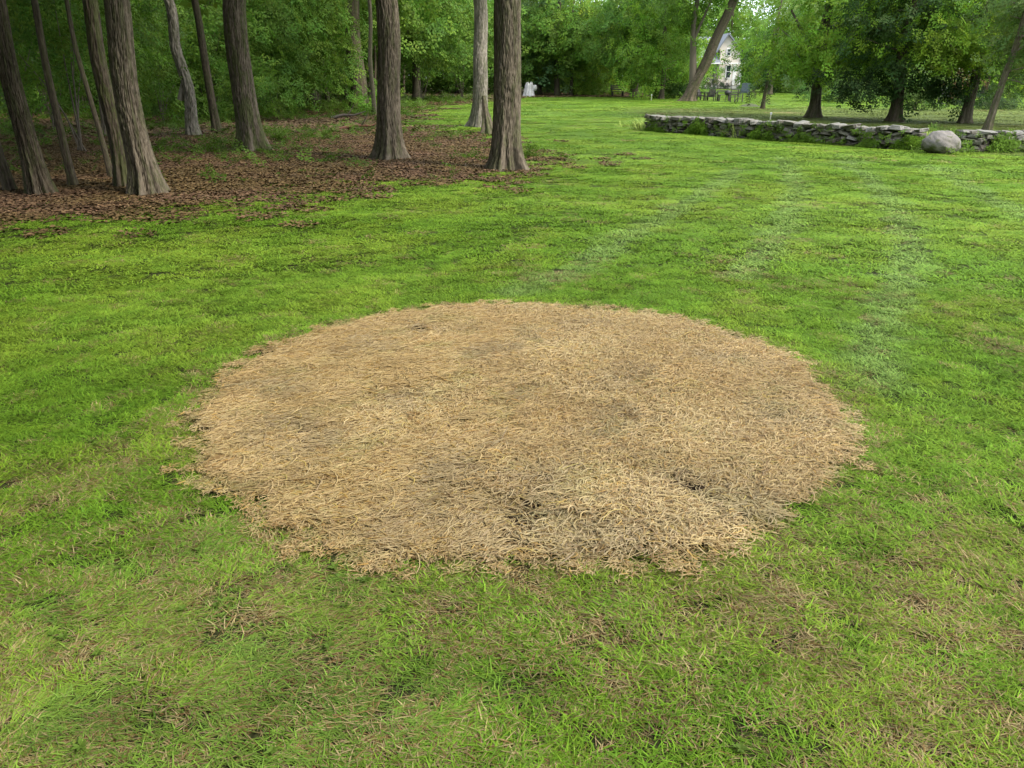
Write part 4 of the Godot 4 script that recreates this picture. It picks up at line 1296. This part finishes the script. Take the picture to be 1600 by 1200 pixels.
func build_grass() -> void:
	var root := base("lawn_grass")
	tag(root, "mown lawn grass, green with dry blades and pale wheel tracks", "grass", "", "stuff")
	# [near, far, spacing, variants: three of growing dryness, each upright and laid]
	var zones := [
		[0.5, 7.0, 0.066, [0.12, 110, 0.018, 0.046, 0.0034]],
		[7.0, 16.0, 0.13, [0.2, 130, 0.028, 0.065, 0.0072]],
		[16.0, 36.0, 0.32, [0.5, 260, 0.035, 0.08, 0.016]],
		[36.0, 100.0, 0.9, [1.4, 360, 0.05, 0.11, 0.04]],
	]
	for zi in zones.size():
		var zo: Array = zones[zi]
		var a: Array = zo[3]
		var meshes := []
		var batches := []
		for k in 6:
			for twin in 2:
				meshes.append(blade_patch(a[0], a[1], a[2], a[3], a[4], 0.85 if k % 2 else 0.4, [0.0, 0.0, 1.0][k / 2], 0.3 if k % 2 else 0.75))
				batches.append(Batch.new())
		var s: float = zo[2]
		var z: float = 1.5 if zi == 0 else -zo[0] * 0.6
		while z > -zo[1]:
			var half: float = minf(0.85 * maxf(-z, 0.0) + 2.6, zo[1])
			var x := -half
			while x < half:
				var px := x + rng.randf_range(-0.5, 0.5) * s
				var pz := z + rng.randf_range(-0.5, 0.5) * s
				x += s
				var d := sqrt(px * px + pz * pz)
				if d < zo[0] or d >= zo[1]:
					continue
				if zi == 0:
					var ib := in_bed(px, pz)
					if ib > 0.13 * rng.randf():
						continue
					if bare(px, pz):
						continue
				if litter(px + rng.randf_range(-0.8, 0.8), pz + rng.randf_range(-1.2, 1.2)):
					var spot := fuzz(px * 0.35, 15.0, pz * 0.35) + 0.5 * fuzz(px * 1.6, 16.0, pz * 1.6)
					if rng.randf() > (0.04 if d < 15.0 or spot < 0.22 else 0.45):
						continue
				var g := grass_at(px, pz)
				if zi == 0 and in_bed(px, pz) > -0.1:
					g.dry = maxf(g.dry, 0.7)
				var laid := 1 if g.lay + rng.randf_range(-0.25, 0.25) > 0.6 else 0
				for pass_over in 2:
					var kind := rng.randi() % 2
					var c: Color = g.c * rng.randf_range([0.74, 0.84, 0.9, 0.93][zi], [1.28, 1.17, 1.1, 1.07][zi])
					if pass_over == 1:
						if rng.randf() > g.dry * [1.0, 0.6, 0.3, 0.2][zi]:
							break
						kind = 2
						c = Color(0.26, 0.21, 0.1) * rng.randf_range(0.7, 1.25)
					elif zi == 0 and rng.randf() < g.dry * 0.3:
						continue
					var size := rng.randf_range(0.8, 1.2)
					var b := Basis(Vector3.UP, -g.yaw + rng.randfn(0, 0.25 if laid else 0.8)).scaled(Vector3(size, size * rng.randf_range(0.8, 1.25) * [1.0, 0.75, 0.5, 0.45][zi], size))
					batches[(kind * 2 + laid) * 2 + rng.randi() % 2].put(Transform3D(b, Vector3(px, ground_y(px, pz), pz)), c)
			z -= s
		for k in meshes.size():
			if batches[k].count:
				root.add_child(batches[k].node(meshes[k], "grass_patch", M.grass), true)


func build_lawn_weeds() -> void:
	# flat rosettes of broad leaves here and there in the near turf
	var m := MB.new()
	for k in 9:
		var a := TAU * k / 9.0 + rng.randfn(0, 0.2)
		var b := rng.randf_range(0.8, 1.2)
		leaf(m, Vector3(0, 0.008, 0), Vector3(cos(a), rng.randf_range(0.15, 0.55), sin(a)).normalized(), Vector3.UP, rng.randf_range(0.02, 0.042), rng.randf_range(0.009, 0.016), Color(b, b, b))
	var bt := Batch.new()
	for k in 170:
		var d := rng.randf_range(1.2, 7.0)
		var p := Vector2(rng.randf_range(-0.8, 0.8) * d, -d)
		if in_bed(p.x, p.y) > -0.03 or fuzz(p.x * 0.9, 65.0, p.y * 0.9) < -0.05:
			continue
		var s := rng.randf_range(0.35, 0.8)
		bt.put(Transform3D(Basis(Vector3.UP, rng.randf() * TAU).scaled(Vector3(s, s, s)), Vector3(p.x, ground_y(p.x, p.y) + 0.008, p.y)), Color(0.105, 0.17, 0.025) * rng.randf_range(0.8, 1.25))
	var o := bt.node(m.mesh(), "lawn_weeds", M.leaf)
	add_child(o)
	tag(o, "small broad-leaved weeds scattered through the near turf", "weeds", "", "stuff")


func build_straw() -> void:
	var root := base("straw_bed")
	tag(root, "round bed of pale tan curled straw in the lawn", "straw", "", "stuff")
	var meshes := []
	var batches := []
	for k in 10:
		meshes.append(straw_patch(0.2, 290, 0.45 if k < 4 else 1.3, 0.004 if k < 4 else 0.0075))
		batches.append(Batch.new())
	for k in 4:
		meshes.append(straw_patch(0.07, 40, 1.2, 0.0025, 0.045))
		batches.append(Batch.new())
	var holes := [[-1.1, -3.39, 0.05], [-1.0, -3.32, 0.045], [-0.93, -3.27, 0.04], [0.0, -2.5, 0.07], [0.13, -2.82, 0.05], [0.08, -2.67, 0.06], [0.02, -2.6, 0.05], [-0.26, -2.91, 0.05], [-0.2, -3.0, 0.05], [0.42, -2.5, 0.05], [0.34, -2.52, 0.035], [0.82, -2.84, 0.03], [0.74, -2.72, 0.035], [-0.65, -4.92, 0.06], [0.5, -5.17, 0.05], [0.0, -3.88, 0.04], [0.41, -3.28, 0.045], [0.85, -2.78, 0.035], [0.7, -4.0, 0.05], [-0.2, -4.4, 0.05], [1.2, -4.4, 0.04], [-0.4, -2.6, 0.035], [-0.95, -4.5, 0.03], [0.6, -3.6, 0.03], [-0.6, -3.8, 0.035], [1.3, -3.5, 0.03], [0.2, -4.7, 0.035], [-1.3, -3.9, 0.03], [0.62, -2.9, 0.03]]
	var s := 0.062
	var z := bed_at.y - 2.0
	while z < bed_at.y + 2.0:
		var x := bed_at.x - 2.0
		while x < bed_at.x + 2.0:
			var px := x + rng.randf_range(-0.5, 0.5) * s
			var pz := z + rng.randf_range(-0.5, 0.5) * s
			x += s
			var ib := in_bed(px, pz)
			if ib < -0.1 * rng.randf() * rng.randf() + 0.03 * rng.randf():
				continue
			var gap := 1e9
			for h in holes:
				gap = minf(gap, Vector2(px - h[0], pz - h[1]).length() - h[2] * (0.8 + 0.8 * fuzz(px * 9.0, h[0] * 7.0, pz * 9.0)))
			if gap < 0.075 and rng.randf() < 0.95:
				continue
			var n1 := fuzz(px * 1.1, 80.0, pz * 1.1)
			var n2 := fuzz(px * 4.0, 81.0, pz * 4.0)
			var c := Color(0.325, 0.24, 0.112)
			c = c.lerp(Color(0.42, 0.325, 0.165), clampf(n1 + 0.25 * (px - 0.2), 0, 0.8))
			c = c.lerp(Color(0.28, 0.19, 0.075), clampf(n2 * 1.1 - 0.15, 0, 0.5))
			c = c.lerp(Color(0.19, 0.185, 0.06), clampf(-n2 * 1.3 - 0.3, 0, 0.5))
			if gap < 0.13:
				c = c.lerp(Color(0.2, 0.165, 0.1), 0.4)
			c *= rng.randf_range(0.85, 1.15)
			var wild := smoothstep(-0.7, 0.5, px + 0.5 * n1)
			var which := rng.randi() % 4 if rng.randf() > wild else 4 + rng.randi() % 6
			if ib < 0.17:
				which = 10 + rng.randi() % 4
			if ib < 0.03 and rng.randf() < 0.35:
				continue
			var yaw := 0.32 + 0.3 * n1 + (rng.randf() * TAU if which >= 4 else rng.randfn(0, 0.25))
			var size := rng.randf_range(0.85, 1.15)
			var tilt := Basis(Vector3.RIGHT, rng.randfn(0, 0.05))
			batches[which].put(Transform3D((Basis(Vector3.UP, yaw) * tilt).scaled(Vector3.ONE * size), Vector3(px, ground_y(px, pz) + 0.007 + 0.005 * n2 + rng.randf_range(0, 0.007) + 0.004 * smoothstep(0.05, 0.4, ib), pz)), c)
		z += s
	for k in meshes.size():
		root.add_child(batches[k].node(meshes[k], "straw_patch", M.straw), true)


func build_litter() -> void:
	var root := base("leaf_litter")
	tag(root, "brown fallen leaves carpeting the floor of the wood", "fallen leaves", "", "stuff")
	var meshes := []
	var batches := []
	for k in 6:
		var m := MB.new()
		for j in 70:
			var p := Vector3(rng.randf_range(-0.2, 0.2), rng.randf_range(0.005, 0.035), rng.randf_range(-0.2, 0.2))
			var a := rng.randf() * TAU
			var up := Vector3(rng.randfn(0, 0.4), 1, rng.randfn(0, 0.4)).normalized()
			var b := rng.randf_range(0.45, 1.35)
			var q := Color(b * 1.05, b * rng.randf_range(0.9, 1.05), b)
			if rng.randf() < 0.1:
				q = Color(1.7, 1.75, 1.8) * b
			leaf(m, p, Vector3(cos(a), rng.randf_range(-0.1, 0.3), sin(a)).normalized(), up, rng.randf_range(0.035, 0.095), rng.randf_range(0.016, 0.04), q, rng.randf_range(-0.5, 0.6))
		meshes.append(m.mesh())
		batches.append(Batch.new())
	for zone in [[7.5, 26.0, 0.2, 1.0], [26.0, 60.0, 0.5, 2.3], [60.0, 95.0, 1.1, 5.0]]:
		var s: float = zone[2]
		var z: float = -zone[0] * 0.55
		while z > -zone[1]:
			var x := z * 1.05 - 2.0
			while x < 14.0:
				var px := x + rng.randf_range(-0.5, 0.5) * s
				var pz := z + rng.randf_range(-0.5, 0.5) * s
				x += s
				var d := sqrt(px * px + pz * pz)
				if d < zone[0] or d >= zone[1]:
					continue
				if not litter(px + rng.randf_range(-1.0, 1.0), pz + rng.randf_range(-1.5, 1.5)):
					continue
				var n := fuzz(px * 0.6, 90.0, pz * 0.6)
				var c := Color(0.12, 0.082, 0.034).lerp(Color(0.13, 0.08, 0.045), clampf(n + 0.3, 0, 1)) * rng.randf_range(0.75, 1.2)
				batches[rng.randi() % 6].put(Transform3D(Basis(Vector3.UP, rng.randf() * TAU).scaled(Vector3(zone[3], sqrt(zone[3]), zone[3])), Vector3(px, ground_y(px, pz) + 0.004, pz)), c)
			z -= s
	for k in meshes.size():
		if batches[k].count:
			root.add_child(batches[k].node(meshes[k], "leaf_patch", M.litter), true)
